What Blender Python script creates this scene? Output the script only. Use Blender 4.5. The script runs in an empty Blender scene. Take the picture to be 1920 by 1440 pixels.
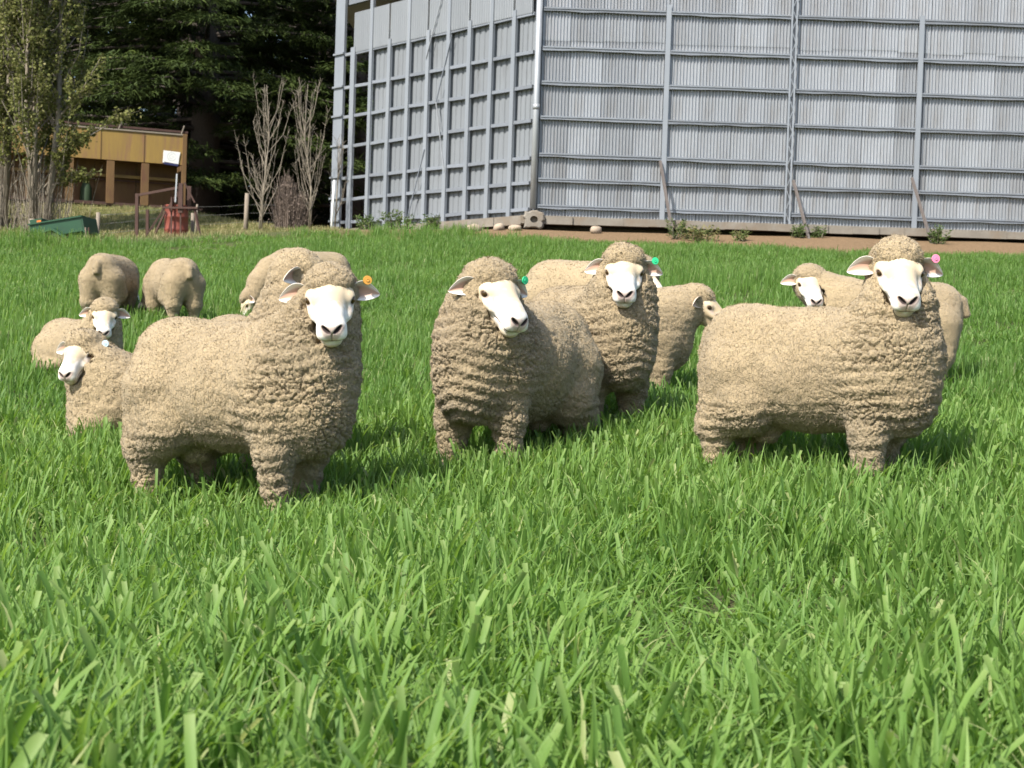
import bpy, math, random
import numpy as np
from mathutils import Vector, Matrix, Euler

scene = bpy.context.scene
COL = scene.collection
R = math.radians
rng = np.random.default_rng(7)
random.seed(7)

# ------------------------------------------------------------------ camera, light, exposure
cam_d = bpy.data.cameras.new("camera")
cam_d.sensor_width = 36.0
cam_d.lens = 52.5
cam_d.clip_start = 0.05
cam_d.clip_end = 1500.0
cam_d.dof.use_dof = True
cam_d.dof.focus_distance = 6.6
cam_d.dof.aperture_fstop = 9.0
cam = bpy.data.objects.new("camera", cam_d)
COL.objects.link(cam)
cam.matrix_world = Matrix.Translation((0, 0, 0.8)) @ (Euler((R(90 - 1.64), 0, 0)).to_matrix() @ Euler((0, 0, R(1.9))).to_matrix()).to_4x4()
scene.camera = cam

SUN_EL, SUN_AZ = R(47), R(-38)          # azimuth measured from straight behind the camera, negative = to the left
sun_vec = Vector((math.sin(SUN_AZ) * math.cos(SUN_EL), -math.cos(SUN_AZ) * math.cos(SUN_EL), math.sin(SUN_EL)))
w = bpy.data.worlds.new("World")
scene.world = w
w.use_nodes = True
wn = w.node_tree
bg = wn.nodes["Background"]
sky = wn.nodes.new("ShaderNodeTexSky")
sky.sky_type = 'NISHITA'
sky.sun_disc = False
sky.sun_elevation = SUN_EL
sky.sun_rotation = math.atan2(sun_vec.x, sun_vec.y)
sky.air_density = 1.0
sky.dust_density = 2.0
wn.links.new(sky.outputs[0], bg.inputs[0])
bg.inputs[1].default_value = 0.135
sun_d = bpy.data.lights.new("sun", 'SUN')
sun_d.energy = 4.7
sun_d.angle = R(0.5)
sun_d.color = (1.0, 0.95, 0.86)
sun = bpy.data.objects.new("sun", sun_d)
COL.objects.link(sun)
sun.rotation_euler = sun_vec.to_track_quat('Z', 'Y').to_euler()
sun.location = (-10, -10, 20)
vs = scene.view_settings
vs.view_transform = 'Standard'
vs.look = 'None'
vs.gamma = 1.0
vs.use_curve_mapping = False
vs.exposure = 0.95
scene.cycles.max_bounces = 6
scene.cycles.diffuse_bounces = 4
scene.cycles.transmission_bounces = 3
scene.cycles.transparent_max_bounces = 4

# ------------------------------------------------------------------ helpers
def tag(o, label=None, cat=None, group=None, kind=None):
    if label: o["label"] = label
    if cat: o["category"] = cat
    if group: o["group"] = group
    if kind: o["kind"] = kind
    return o

def empty(name, loc=(0, 0, 0), rz=0.0):
    o = bpy.data.objects.new(name, None)
    COL.objects.link(o)
    o.location = loc
    o.rotation_euler = (0, 0, rz)
    o.empty_display_size = 0.2
    return o

def link_mesh(name, me, mats, parent=None, loc=None, rot=None):
    for m in (mats if isinstance(mats, (list, tuple)) else [mats]):
        me.materials.append(m)
    o = bpy.data.objects.new(name, me)
    COL.objects.link(o)
    if parent is not None: o.parent = parent
    if loc is not None: o.location = loc
    if rot is not None: o.rotation_euler = rot
    return o

def np_mesh(name, V, F, smooth=True):
    """V (n,3) array, F (m,3|4) int array"""
    me = bpy.data.meshes.new(name)
    V = np.asarray(V, dtype=np.float32); F = np.asarray(F, dtype=np.int32)
    k = F.shape[1]
    me.vertices.add(len(V)); me.vertices.foreach_set("co", V.ravel())
    me.loops.add(F.size); me.loops.foreach_set("vertex_index", F.ravel())
    me.polygons.add(len(F))
    me.polygons.foreach_set("loop_start", np.arange(0, F.size, k, dtype=np.int32))
    me.polygons.foreach_set("loop_total", np.full(len(F), k, dtype=np.int32))
    if smooth: me.polygons.foreach_set("use_smooth", np.ones(len(F), dtype=bool))
    me.update(calc_edges=True)
    return me

class MB:
    """collects shapes, then links them as one mesh object"""
    def __init__(self): self.v = []; self.f = []; self.sm = []
    def add(self, vs, fs, smooth=False):
        n = len(self.v)
        self.v += [tuple(p) for p in vs]
        self.f += [tuple(i + n for i in f) for f in fs]
        self.sm += [smooth] * len(fs)
        return self
    def box(self, c, s, M=None):
        c = Vector(c); h = Vector(s) / 2
        pts = [Vector((x * h.x, y * h.y, z * h.z)) for x in (-1, 1) for y in (-1, 1) for z in (-1, 1)]
        if M is not None: pts = [M @ p for p in pts]
        pts = [p + c for p in pts]
        return self.add(pts, [(0, 1, 3, 2), (4, 6, 7, 5), (0, 4, 5, 1), (2, 3, 7, 6), (0, 2, 6, 4), (1, 5, 7, 3)])
    def bar(self, p, q, wd, ht, up=(0, 0, 1), taper=1.0):
        p = Vector(p); q = Vector(q); d = (q - p).normalized(); u = Vector(up)
        s = d.cross(u)
        if s.length < 1e-4: s = d.cross(Vector((0, 1, 0)))
        s.normalize(); u = s.cross(d).normalized()
        pts = []
        for e, t in ((p, 1.0), (q, taper)):
            for a, b in ((-1, -1), (1, -1), (1, 1), (-1, 1)):
                pts.append(e + s * (a * wd / 2 * t) + u * (b * ht / 2 * t))
        return self.add(pts, [(3, 2, 1, 0), (4, 5, 6, 7), (0, 1, 5, 4), (1, 2, 6, 5), (2, 3, 7, 6), (3, 0, 4, 7)])
    def tube(self, pts, rad, n=8, cap=True):
        pts = [Vector(p) for p in pts]
        if not isinstance(rad, (list, tuple)): rad = [rad] * len(pts)
        vs = []; fs = []
        prev = None
        for i, p in enumerate(pts):
            d = (pts[min(i + 1, len(pts) - 1)] - pts[max(i - 1, 0)]).normalized()
            a = d.cross(Vector((0, 0, 1))) if prev is None else prev - d * prev.dot(d)
            if a.length < 1e-3: a = d.cross(Vector((1, 0, 0)))
            a.normalize(); prev = a; b = d.cross(a)
            for k in range(n):
                t = 2 * math.pi * k / n
                vs.append(p + (a * math.cos(t) + b * math.sin(t)) * rad[i])
        for i in range(len(pts) - 1):
            for k in range(n):
                k2 = (k + 1) % n
                fs.append((i * n + k, i * n + k2, (i + 1) * n + k2, (i + 1) * n + k))
        if cap:
            fs.append(tuple(range(n - 1, -1, -1)))
            fs.append(tuple((len(pts) - 1) * n + k for k in range(n)))
        return self.add(vs, fs, True)
    def lathe(self, prof, n=24, c=(0, 0, 0), axis='z'):
        vs = []; fs = []
        for (r, z) in prof:
            for k in range(n):
                t = 2 * math.pi * k / n
                p = (r * math.cos(t), r * math.sin(t), z)
                if axis == 'y': p = (p[0], p[2], p[1])
                vs.append((p[0] + c[0], p[1] + c[1], p[2] + c[2]))
        for i in range(len(prof) - 1):
            for k in range(n):
                k2 = (k + 1) % n
                fs.append((i * n + k, i * n + k2, (i + 1) * n + k2, (i + 1) * n + k))
        return self.add(vs, fs, True)
    def prism(self, poly, y0, y1):
        """poly of (x,z), extruded along y"""
        n = len(poly)
        vs = [(x, y0, z) for x, z in poly] + [(x, y1, z) for x, z in poly]
        fs = [tuple(range(n)), tuple(range(2 * n - 1, n - 1, -1))] + [(i, i + n, (i + 1) % n + n, (i + 1) % n) for i in range(n)]
        return self.add(vs, fs)
    def build(self, name, mat, parent=None, loc=None, rot=None):
        me = bpy.data.meshes.new(name)
        me.from_pydata(self.v, [], self.f)
        me.polygons.foreach_set("use_smooth", np.array(self.sm, dtype=bool))
        me.update()
        return link_mesh(name, me, mat, parent, loc, rot)

def N(nt, t, **kw):
    n = nt.nodes.new(t)
    for k, v in kw.items():
        if k.startswith("i_"):
            n.inputs[k[2:].replace("_", " ")].default_value = v
        else: setattr(n, k, v)
    return n

def pmat(name, c1, c2=None, scale=4.0, rough=0.8, metal=0.0, bump=0.0, bscale=40.0, stretch=(1, 1, 1), c3=None, c3scale=2.0, c3lo=0.55, c3hi=0.7, rnd=0.0, spec=0.4):
    """two tones mixed by noise, a third in patches (rust, stain), bump, a little variation per object"""
    m = bpy.data.materials.new(name); m.use_nodes = True
    nt = m.node_tree; b = nt.nodes["Principled BSDF"]; L = nt.links.new
    b.inputs["Roughness"].default_value = rough; b.inputs["Metallic"].default_value = metal
    b.inputs["Specular IOR Level"].default_value = spec
    tc = N(nt, "ShaderNodeTexCoord"); mp = N(nt, "ShaderNodeMapping")
    mp.inputs["Scale"].default_value = stretch
    L(tc.outputs["Object"], mp.inputs["Vector"])
    c2 = c2 or c1
    n1 = N(nt, "ShaderNodeTexNoise", i_Scale=scale, i_Detail=6.0, i_Roughness=0.65)
    L(mp.outputs[0], n1.inputs["Vector"])
    rmp = N(nt, "ShaderNodeMapRange"); rmp.inputs[1].default_value = 0.3; rmp.inputs[2].default_value = 0.7
    L(n1.outputs["Fac"], rmp.inputs[0])
    mx = N(nt, "ShaderNodeMix", data_type='RGBA')
    mx.inputs[6].default_value = (*c1, 1); mx.inputs[7].default_value = (*c2, 1)
    L(rmp.outputs[0], mx.inputs[0]); out = mx.outputs[2]
    if c3:
        n3 = N(nt, "ShaderNodeTexNoise", i_Scale=c3scale, i_Detail=8.0, i_Roughness=0.7)
        L(mp.outputs[0], n3.inputs["Vector"])
        r3 = N(nt, "ShaderNodeMapRange"); r3.inputs[1].default_value = c3lo; r3.inputs[2].default_value = c3hi
        L(n3.outputs["Fac"], r3.inputs[0])
        m3 = N(nt, "ShaderNodeMix", data_type='RGBA'); m3.inputs[7].default_value = (*c3, 1)
        L(r3.outputs[0], m3.inputs[0]); L(out, m3.inputs[6]); out = m3.outputs[2]
    if rnd:
        oi = N(nt, "ShaderNodeObjectInfo"); hs = N(nt, "ShaderNodeHueSaturation")
        rr = N(nt, "ShaderNodeMapRange"); rr.inputs[3].default_value = 1 - rnd; rr.inputs[4].default_value = 1 + rnd
        L(oi.outputs["Random"], rr.inputs[0]); L(rr.outputs[0], hs.inputs["Value"]); L(out, hs.inputs["Color"]); out = hs.outputs[0]
    L(out, b.inputs["Base Color"])
    if bump:
        nb = N(nt, "ShaderNodeTexNoise", i_Scale=bscale, i_Detail=5.0, i_Roughness=0.7)
        L(mp.outputs[0], nb.inputs["Vector"])
        bp = N(nt, "ShaderNodeBump"); bp.inputs["Strength"].default_value = bump; bp.inputs["Distance"].default_value = 0.01
        L(nb.outputs["Fac"], bp.inputs["Height"]); L(bp.outputs[0], b.inputs["Normal"])
    return m

def vnoise(P, seed=0):
    """smooth value noise in [-1,1], P (n,3)"""
    P = np.asarray(P, dtype=np.float32)
    i = np.floor(P).astype(np.int64); f = P - i; f = f * f * (3 - 2 * f)
    def h(ix, iy, iz):
        n = (ix * 374761393 + iy * 668265263 + iz * 2147483647 + seed * 974634777) & 0x7fffffff
        n = ((n ^ (n >> 13)) * 1274126177) & 0x7fffffff
        return ((n ^ (n >> 16)) & 0xffff).astype(np.float32) / 32767.5 - 1
    x, y, z = i[:, 0], i[:, 1], i[:, 2]; r = 0
    for dx in (0, 1):
        for dy in (0, 1):
            for dz in (0, 1):
                wgt = (f[:, 0] if dx else 1 - f[:, 0]) * (f[:, 1] if dy else 1 - f[:, 1]) * (f[:, 2] if dz else 1 - f[:, 2])
                r = r + wgt * h(x + dx, y + dy, z + dz)
    return r

def worley(P, seed=0):
    """F1 and F2 of cellular noise"""
    P = np.asarray(P, dtype=np.float32)
    i = np.floor(P).astype(np.int64); n = len(P)
    f1 = np.full(n, 9.0, np.float32); f2 = np.full(n, 9.0, np.float32)
    for dx in (-1, 0, 1):
        for dy in (-1, 0, 1):
            for dz in (-1, 0, 1):
                c = i + np.array([dx, dy, dz])
                hsh = (c[:, 0] * 374761393 + c[:, 1] * 668265263 + c[:, 2] * 1440662683 + seed * 974634777) & 0x7fffffff
                hsh = ((hsh ^ (hsh >> 13)) * 1274126177) & 0x7fffffff
                hsh = hsh ^ (hsh >> 15)
                d = 0
                for a, sh in ((0, 0), (1, 8), (2, 16)):
                    j = ((hsh >> sh) & 0xff).astype(np.float32) / 255.0
                    d = d + (c[:, a] + j - P[:, a]) ** 2
                nf2 = np.minimum(f2, np.maximum(f1, d)); f1 = np.minimum(f1, d); f2 = nf2
    return np.sqrt(f1), np.sqrt(f2)

def sstep(a, b, x):
    t = np.clip((x - a) / (b - a), 0, 1)
    return t * t * (3 - 2 * t)

# ------------------------------------------------------------------ terrain
_PD = np.array([-40, 0, 5.4, 6.4, 8, 10, 14.7, 20, 26, 32, 34.5, 36, 42, 48, 54, 70, 400])
_PZ = np.array([-0.3, 0, 0.0, 0.05, 0.21, 0.42, 0.90, 1.48, 2.12, 2.83, 3.38, 3.44, 4.0, 4.75, 5.2, 5.8, 9.0])
def _smooth_profile():
    d = np.linspace(-40, 400, 4401); z = np.interp(d, _PD, _PZ)
    k = np.hanning(15); k /= k.sum()
    return d, np.convolve(np.pad(z, 7, mode='edge'), k, mode='valid')
_SD, _SZ = _smooth_profile()
def ground(x, y):
    x = np.asarray(x, dtype=np.float64); y = np.asarray(y, dtype=np.float64)
    z = np.interp(y, _SD, _SZ)
    z = z + 0.17 * np.tanh(x / 2.6) * sstep(2.0, 6.0, y) * (1 - 0.6 * sstep(24, 33, y))
    z = z - 0.42 * sstep(2, 10, -x) * sstep(16, 32, y) * (1 - sstep(42, 50, y))
    z = z - 0.36 * np.exp(-((x + 12) / 3.2) ** 2 - ((y - 38.2) / 2.6) ** 2)
    lim = 3.46 + 0.16 * np.maximum(0, -x - 4.2) + 0.004 * np.maximum(0, y - 60)
    z = np.where(y > 33, z - np.maximum(0, z - lim) * sstep(33, 34.5, y), z)
    P = np.stack([x * 0.55, y * 0.55, x * 0], -1).reshape(-1, 3)
    z = z + 0.03 * vnoise(P, 3).reshape(x.shape) * sstep(1, 6, np.abs(y))
    return z
def gz(x, y): return float(ground(np.array([x]), np.array([y]))[0])

def terrain():
    xs = np.concatenate([np.linspace(-260, -32, 20), np.linspace(-30, 30, 161), np.linspace(32, 260, 20)])
    ys = np.concatenate([np.linspace(-40, -1, 14), np.linspace(-0.5, 60, 210), np.linspace(62, 390, 40)])
    X, Y = np.meshgrid(xs, ys)
    Z = ground(X, Y)
    V = np.stack([X, Y, Z], -1).reshape(-1, 3)
    nx = len(xs); idx = np.arange(len(V)).reshape(len(ys), nx)
    F = np.stack([idx[:-1, :-1], idx[:-1, 1:], idx[1:, 1:], idx[1:, :-1]], -1).reshape(-1, 4)
    me = np_mesh("ground", V, F)
    m = bpy.data.materials.new("ground_soil_and_turf"); m.use_nodes = True
    nt = m.node_tree; L = nt.links.new; b = nt.nodes["Principled BSDF"]; b.inputs["Roughness"].default_value = 0.95
    b.inputs["Specular IOR Level"].default_value = 0.1
    g = N(nt, "ShaderNodeNewGeometry"); sp = N(nt, "ShaderNodeSeparateXYZ"); L(g.outputs["Position"], sp.inputs[0])
    n1 = N(nt, "ShaderNodeTexNoise", i_Scale=1.6, i_Detail=8.0, i_Roughness=0.7); L(g.outputs["Position"], n1.inputs["Vector"])
    n2 = N(nt, "ShaderNodeTexNoise", i_Scale=14.0, i_Detail=6.0, i_Roughness=0.7); L(g.outputs["Position"], n2.inputs["Vector"])
    def mix(f, a, c):
        x = N(nt, "ShaderNodeMix", data_type='RGBA')
        L(f, x.inputs[0])
        for i, v in ((6, a), (7, c)):
            if isinstance(v, tuple): x.inputs[i].default_value = (*v, 1)
            else: L(v, x.inputs[i])
        return x.outputs[2]
    def rng_(src, lo, hi):
        r = N(nt, "ShaderNodeMapRange"); r.inputs[1].default_value = lo; r.inputs[2].default_value = hi
        L(src, r.inputs[0]); return r.outputs[0]
    def math_(op, a, c):
        x = N(nt, "ShaderNodeMath", operation=op)
        for i, v in enumerate((a, c)):
            if isinstance(v, (int, float)): x.inputs[i].default_value = v
            else: L(v, x.inputs[i])
        return x.outputs[0]
    crop = mix(rng_(n2.outputs[0], 0.35, 0.65), (0.045, 0.075, 0.02), (0.085, 0.075, 0.04))
    dry = mix(rng_(n1.outputs[0], 0.4, 0.62), (0.18, 0.155, 0.065), (0.08, 0.11, 0.03))
    soil = mix(rng_(n2.outputs[0], 0.3, 0.7), (0.20, 0.135, 0.08), (0.13, 0.088, 0.05))
    bank = mix(rng_(n2.outputs[0], 0.3, 0.7), (0.12, 0.075, 0.05), (0.07, 0.05, 0.03))
    wob = math_('MULTIPLY', math_('SUBTRACT', n1.outputs[0], 0.5), 3.0)
    yy = math_('ADD', sp.outputs["Y"], wob)
    c = mix(rng_(yy, 34.0, 35.6), crop, dry)
    c = mix(rng_(yy, 49.0, 51.0), c, bank)
    # bare soil along the barn
    bx = rng_(math_('ADD', sp.outputs["X"], wob), -5.0, -3.0)
    by = rng_(math_('ADD', sp.outputs["Y"], math_('MULTIPLY', wob, 0.25)), 31.6, 32.3)
    c = mix(math_('MULTIPLY', bx, by), c, soil)
    L(c, b.inputs["Base Color"])
    bp = N(nt, "ShaderNodeBump"); bp.inputs["Strength"].default_value = 0.8; bp.inputs["Distance"].default_value = 0.05
    L(n2.outputs[0], bp.inputs["Height"]); L(bp.outputs[0], b.inputs["Normal"])
    tag(link_mesh("ground", me, m), kind='structure')
terrain()

# ------------------------------------------------------------------ barn
M_SHEET = pmat("galvanised_corrugated", (0.315, 0.33, 0.35), (0.26, 0.275, 0.295), 1.6, 0.42, 0.5, 0.05, 30, (1, 1, 0.14), (0.19, 0.175, 0.16), 1.8, 0.50, 0.76, rnd=0.13)
M_PANEL = pmat("dull_zinc_panel", (0.185, 0.20, 0.216), (0.158, 0.172, 0.187), 1.5, 0.7, 0.2, 0.05, 30, (1, 1, 0.3), (0.12, 0.124, 0.128), 2, 0.55, 0.8, rnd=0.05)
M_GIRT = pmat("weathered_grey_rail", (0.18, 0.20, 0.228), (0.135, 0.15, 0.175), 3.0, 0.75, 0.1, 0.5, 25, (1, 6, 8), (0.20, 0.195, 0.185), 3, 0.55, 0.75, rnd=0.12)
M_POST = pmat("painted_steel_post", (0.245, 0.265, 0.29), (0.205, 0.225, 0.25), 1.5, 0.55, 0.3, 0.06, 30, (1, 1, 0.4), rnd=0.06)
M_PIPE = pmat("zinc_pipe", (0.33, 0.345, 0.36), (0.27, 0.285, 0.30), 3, 0.42, 0.3, 0.03, 20, (1, 1, 0.3))
M_CONC = pmat("old_concrete", (0.205, 0.187, 0.158), (0.14, 0.124, 0.103), 2.0, 0.9, 0, 0.6, 18, (1, 1, 1), (0.15, 0.115, 0.08), 1.2, 0.5, 0.72)
M_RUSTW = pmat("brown_weathered_timber", (0.13, 0.11, 0.10), (0.09, 0.078, 0.072), 5, 0.85, 0, 0.4, 25, (6, 6, 1))
M_DARK = pmat("dark_interior", (0.03, 0.03, 0.03), rough=0.9)
M_STONE = pmat("field_stone", (0.36, 0.29, 0.22), (0.24, 0.19, 0.14), 4, 0.9, 0, 0.6, 15)
GZ = [8.53, 7.63, 6.83, 6.02, 5.16, 4.58, 3.96]      # rail heights
SLAB = 3.73; TOPZ = 10.6; Y0 = 35.0; CX = 0.33

def corrugated(width, z0, z1, pitch=0.076, amp=0.019, per=8, sag=0.0):
    n = int(round(width / pitch)) * per
    x = np.linspace(0, width, n + 1); y = amp * np.cos(2 * np.pi * x / pitch)
    V = []; F = []
    for j, z in enumerate((z0, (z0 + z1) / 2, z1)):
        V.append(np.stack([x, y, np.full_like(x, z)], -1))
    V = np.concatenate(V); k = n + 1
    for j in range(2):
        a = np.arange(n) + j * k
        F.append(np.stack([a, a + 1, a + 1 + k, a + k], -1))
    return np_mesh("corrugated_sheet", V, np.concatenate(F))

def barn():
    b = empty("barn", (CX, Y0, SLAB))
    tag(b, "tall grey galvanised iron barn with outside posts and rails on a concrete slab", "barn")
    def P(x, y, z): return (x - CX, y - Y0, z - SLAB)
    r_ = random.Random(3)
    # --- right wall, facing the camera: sheets in two tiers
    lapz = 7.82
    me_lo = corrugated(0.76, 0.0, lapz + 0.06 - SLAB); me_hi = corrugated(0.76, lapz - SLAB, TOPZ - SLAB)
    me_lo.materials.append(M_SHEET); me_hi.materials.append(M_SHEET)
    for i in range(22):
        for me, yo in ((me_lo, 0.0), (me_hi, -0.012)):
            o = bpy.data.objects.new("corrugated_sheet", me); COL.objects.link(o); o.parent = b
            o.location = (0.02 + i * 0.7625, 0.0 + yo + 0.004 * (i % 2), r_.uniform(-0.035, 0.035) if yo else 0)
            o.rotation_euler = (0, 0, r_.uniform(-0.003, 0.003))
    # rails in front of the sheets: one length per bay
    posts = [3.36, 6.27, 9.24, 12.3, 15.3]
    cuts = [CX + 0.12] + posts + [17.0]
    for gi, z in enumerate(GZ):
        for k in range(len(cuts) - 1):
            x0, x1 = cuts[k] + (0.06 if k else 0), cuts[k + 1] - 0.06
            mb = MB(); n = 6
            zs = [z + r_.uniform(-0.015, 0.015) for _ in range(n + 1)]
            for q in range(n):
                xa, xb = x0 + (x1 - x0) * q / n, x0 + (x1 - x0) * (q + 1) / n
                mb.bar(P(xa, Y0 - 0.060 + 0.0007 * q, zs[q]), P(xb, Y0 - 0.060 + 0.0007 * q, zs[q + 1]), 0.085, 0.085)
            mb.box(Vector(P((x0 + x1) / 2, Y0 - 0.112, z + 0.03)), (x1 - x0 - 0.02, 0.012, 0.035))
            mb.build("rail", M_GIRT, b)
    # posts
    def post(x, top):
        mb = MB()
        mb.box(Vector(P(x, Y0 - 0.11, (SLAB - 0.02 + top) / 2)), (0.115, 0.014, top - SLAB + 0.02))
        mb.box(Vector(P(x - 0.05, Y0 - 0.08, (SLAB - 0.02 + top) / 2 - 0.003)), (0.012, 0.07, top - SLAB))
        mb.box(Vector(P(x + 0.05, Y0 - 0.08, (SLAB - 0.02 + top) / 2 - 0.003)), (0.012, 0.07, top - SLAB))
        return mb.build("post", M_POST, b)
    post(posts[0], 8.72); post(posts[2], 8.66); post(posts[4], 8.7)
    for x in (posts[1], posts[3]):                                     # open lattice posts run on up to the eave
        mb = MB()
        for s in (-0.055, 0.055):
            mb.bar(P(x + s, Y0 - 0.13, SLAB), P(x + s, Y0 - 0.13, TOPZ), 0.036, 0.04, (0, 1, 0))
        mb.build("lattice_post", M_POST, b)
        zz = SLAB + 0.05; k = 0; mz = MB()
        while zz < TOPZ - 0.3:
            s = 0.05 if k % 2 else -0.05
            mz.bar(P(x - s, Y0 - 0.132, zz), P(x + s, Y0 - 0.132, zz + 0.26), 0.016, 0.016, (0, 1, 0)); zz += 0.26; k += 1
        mz.build("lacing_bar", M_POST, b)
    # timber props leaning on the wall
    for x0, z0, x1 in ((3.27, 5.1, 3.56), (6.38, 4.75, 6.66), (9.13, 4.9, 9.46)):
        y1 = Y0 - 1.0
        mb = MB().bar(P(x0, Y0 - 0.16, z0), P(x1, y1, gz(x1, y1) - 0.1), 0.052, 0.052)
        mb.build("prop", M_RUSTW, b)
    # downpipe at the corner and its concrete outlet block
    mb = MB().tube([P(CX + 0.02, Y0 - 0.12, 3.9), P(CX + 0.02, Y0 - 0.12, 6.2), P(CX + 0.02, Y0 - 0.12, TOPZ)], 0.075, 14)
    mb.tube([P(CX + 0.02, Y0 - 0.12, 6.2), P(CX + 0.02, Y0 - 0.12, 6.32)], 0.083, 14)
    mb.build("downpipe", M_PIPE, b)
    mb = MB()
    rows = []
    for (r, yy, sq) in ((0.001, 0.25, 0), (0.07, 0.25, 0), (0.078, 0.0, 0), (0.17, 0.005, 1), (0.20, 0.04, 1), (0.205, 0.42, 1)):
        for k in range(24):
            t = 2 * math.pi * k / 24; c_, s_ = math.cos(t), math.sin(t)
            q = r / (max(abs(c_), abs(s_)) ** 0.75) if sq else r
            q *= 1 + (0.09 * math.sin(5 * t + yy * 9) + 0.06 * math.sin(11 * t + 1) if sq else 0)
            rows.append(Vector(P(CX + 0.05, Y0 - 0.55, 3.62)) + Vector((q * c_ * 1.15, yy, q * s_)))
    mb.add(rows, [(j * 24 + k, j * 24 + (k + 1) % 24, (j + 1) * 24 + (k + 1) % 24, (j + 1) * 24 + k) for j in range(5) for k in range(24)])
    mb.build("drain_outlet", M_CONC, b)
    # footing: slab edge standing proud, undercut beneath
    r2 = random.Random(5); mb = MB(); xs = np.linspace(CX - 0.25, 17.2, 30)
    for k in range(len(xs) - 1):
        d = r2.uniform(0, 0.05)
        mb.box(Vector(P((xs[k] + xs[k + 1]) / 2, Y0 - 0.02 - d / 2, SLAB - 0.095 - 0.01 * r2.random())), (xs[k + 1] - xs[k] + 0.02, 0.74 + d, 0.165 + 0.03 * r2.random()))
    mb.build("concrete_slab", M_CONC, b)
    MB().box(Vector(P(8.9, Y0 + 0.95, 3.40)), (17.0, 1.0, 0.36)).build("foundation", M_CONC, b)
    # --- left wall, running back at an angle
    A = Vector((CX, Y0, 0)); B = Vector((-5.0, 41.3, 0)); L = (B - A).length
    u = (B - A) / L; nrm = Vector((-u.y, u.x, 0))
    if nrm.y > 0: nrm = -nrm
    ang = math.atan2(u.y, u.x)
    def Q(t, off, z): p = A + u * t + nrm * off; return P(p.x, p.y, z)
    Mr = Matrix.Rotation(ang, 3, 'Z')
    sp = L / 9.75; pts = [sp * (k + 0.93) for k in range(10)]; pts[9] -= 0.20
    edges = [0.1] + pts
    upz = 8.48
    for k in range(9):
        t0, t1 = edges[k], edges[k + 1]
        # lower wall: box-rib panels behind the rails (the last bay is open)
        mb = MB(); V = []; x = 0.0; wd = t1 - t0
        prof = []
        nrib = 4
        for q in range(nrib):
            a = wd * q / nrib; w4 = wd / nrib
            prof += [(a, 0), (a + w4 * .55, 0), (a + w4 * .62, -0.025), (a + w4 * .93, -0.025)]
        prof.append((wd, 0))
        vs_ = []; fs_ = []
        for (a, d) in prof:
            for z in (SLAB + 0.02, TOPZ if k > 20 else upz + 0.3): vs_.append(Q(t0 + a, -0.06 + d, z))
        for q in range(len(prof) - 1): fs_.append((2 * q, 2 * q + 2, 2 * q + 3, 2 * q + 1))
        if k < 8: mb.add(vs_, fs_).build("wall_panel", M_PANEL, b)
        # upper cladding sheet hung proud of the rails, its right edge turned out
        me = corrugated(wd - 0.03, upz - SLAB, 9.55 - SLAB, pitch=(wd - 0.03) / 9, amp=0.006, per=6)
        o = link_mesh("upper_sheet", me, M_PANEL, b, Q(t0 + 0.015, 0.055 + 0.003 * (k % 2), SLAB), (0, 0, ang))
        MB().bar(Q(t0 + 0.05, 0.075, upz - 0.01), Q(t0 + 0.05, 0.075, 9.55), 0.02, 0.025, u).build("sheet_lip", M_PIPE, b)
        # rails between the posts
        for z in GZ:
            zc = z - 0.06
            mb = MB().bar(Q(t0 + (0.06 if k else 0), 0.0, zc + r_.uniform(-.012, .012)), Q(t1 - 0.06, 0.0, zc + r_.uniform(-.012, .012)), 0.09, 0.08)
            mb.build("rail", M_GIRT, b)
    for z in GZ:                                        # open end bay: paired rails
        MB().bar(Q(pts[8] + 0.06, 0.0, z - 0.06), Q(pts[9] + 0.05, 0.0, z - 0.06), 0.09, 0.08).build("rail", M_POST, b)
        MB().bar(Q(pts[9] - 0.24, 0.11, z - 0.02), Q(pts[9] + 0.24, 0.11, z - 0.02), 0.05, 0.05).build("rail", M_POST, b)
    for k, t in enumerate(pts):
        top = 8.62 if k % 2 == 0 else TOPZ - 0.1
        mb = MB()
        zc = (SLAB - 0.12 + top) / 2; hh = top - SLAB + 0.12
        pw = 0.135 if k < 8 else (0.20 if k == 8 else 0.44)
        mb.box(Vector(Q(t, 0.075, zc)), (pw, 0.014, hh), Mr)
        for s in (-pw / 2 + 0.008, pw / 2 - 0.008): mb.box(Vector(Q(t + s, 0.04, zc - 0.003)), (0.012, 0.068, hh - 0.006), Mr)
        mb.build("post", M_POST, b)
    # diagonal wind braces
    for (ta, za, tb, zb) in ((3.55, 9.5, 4.2, 7.9), (3.15, 8.35, 3.72, 6.75), (3.72, 6.75, 3.3, 5.0), (4.15, 5.6, 4.75, 3.95)):
        MB().bar(Q(ta, 0.10, za), Q(tb, 0.10, zb), 0.022, 0.022).build("brace", M_PIPE if zb > 7.5 or zb < 5.5 and ta < 4 else M_GIRT, b)
    # footing of the left wall
    mb = MB()
    for k in range(14):
        t0 = -0.2 + k * 0.6; d = r2.uniform(0, 0.05)
        mb.box(Vector(Q(t0 + 0.3, 0.05 + d, SLAB - 0.11 - 0.004 * k + (0.003 if k % 2 else 0))), (0.62, 0.5, 0.21), Mr)
    mb.build("concrete_slab", M_CONC, b)
    MB().box(Vector(Q(4.0, -0.35, 3.40)), (7.8, 0.6, 0.4), Mr).build("foundation", M_CONC, b)
    # eaves, inner frame, back walls and roof
    MB().bar(Q(-0.2, -0.1, 9.95), Q(L + 0.3, -0.1, 9.95), 0.12, 0.22).build("eave_beam", M_GIRT, b)
    ring = [A + u * (L + 0.2), A, Vector((17.0, Y0, 0)), Vector((17.0, 47.5, 0)), Vector((-5.0, 47.5, 0))]
    mb = MB()
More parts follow.
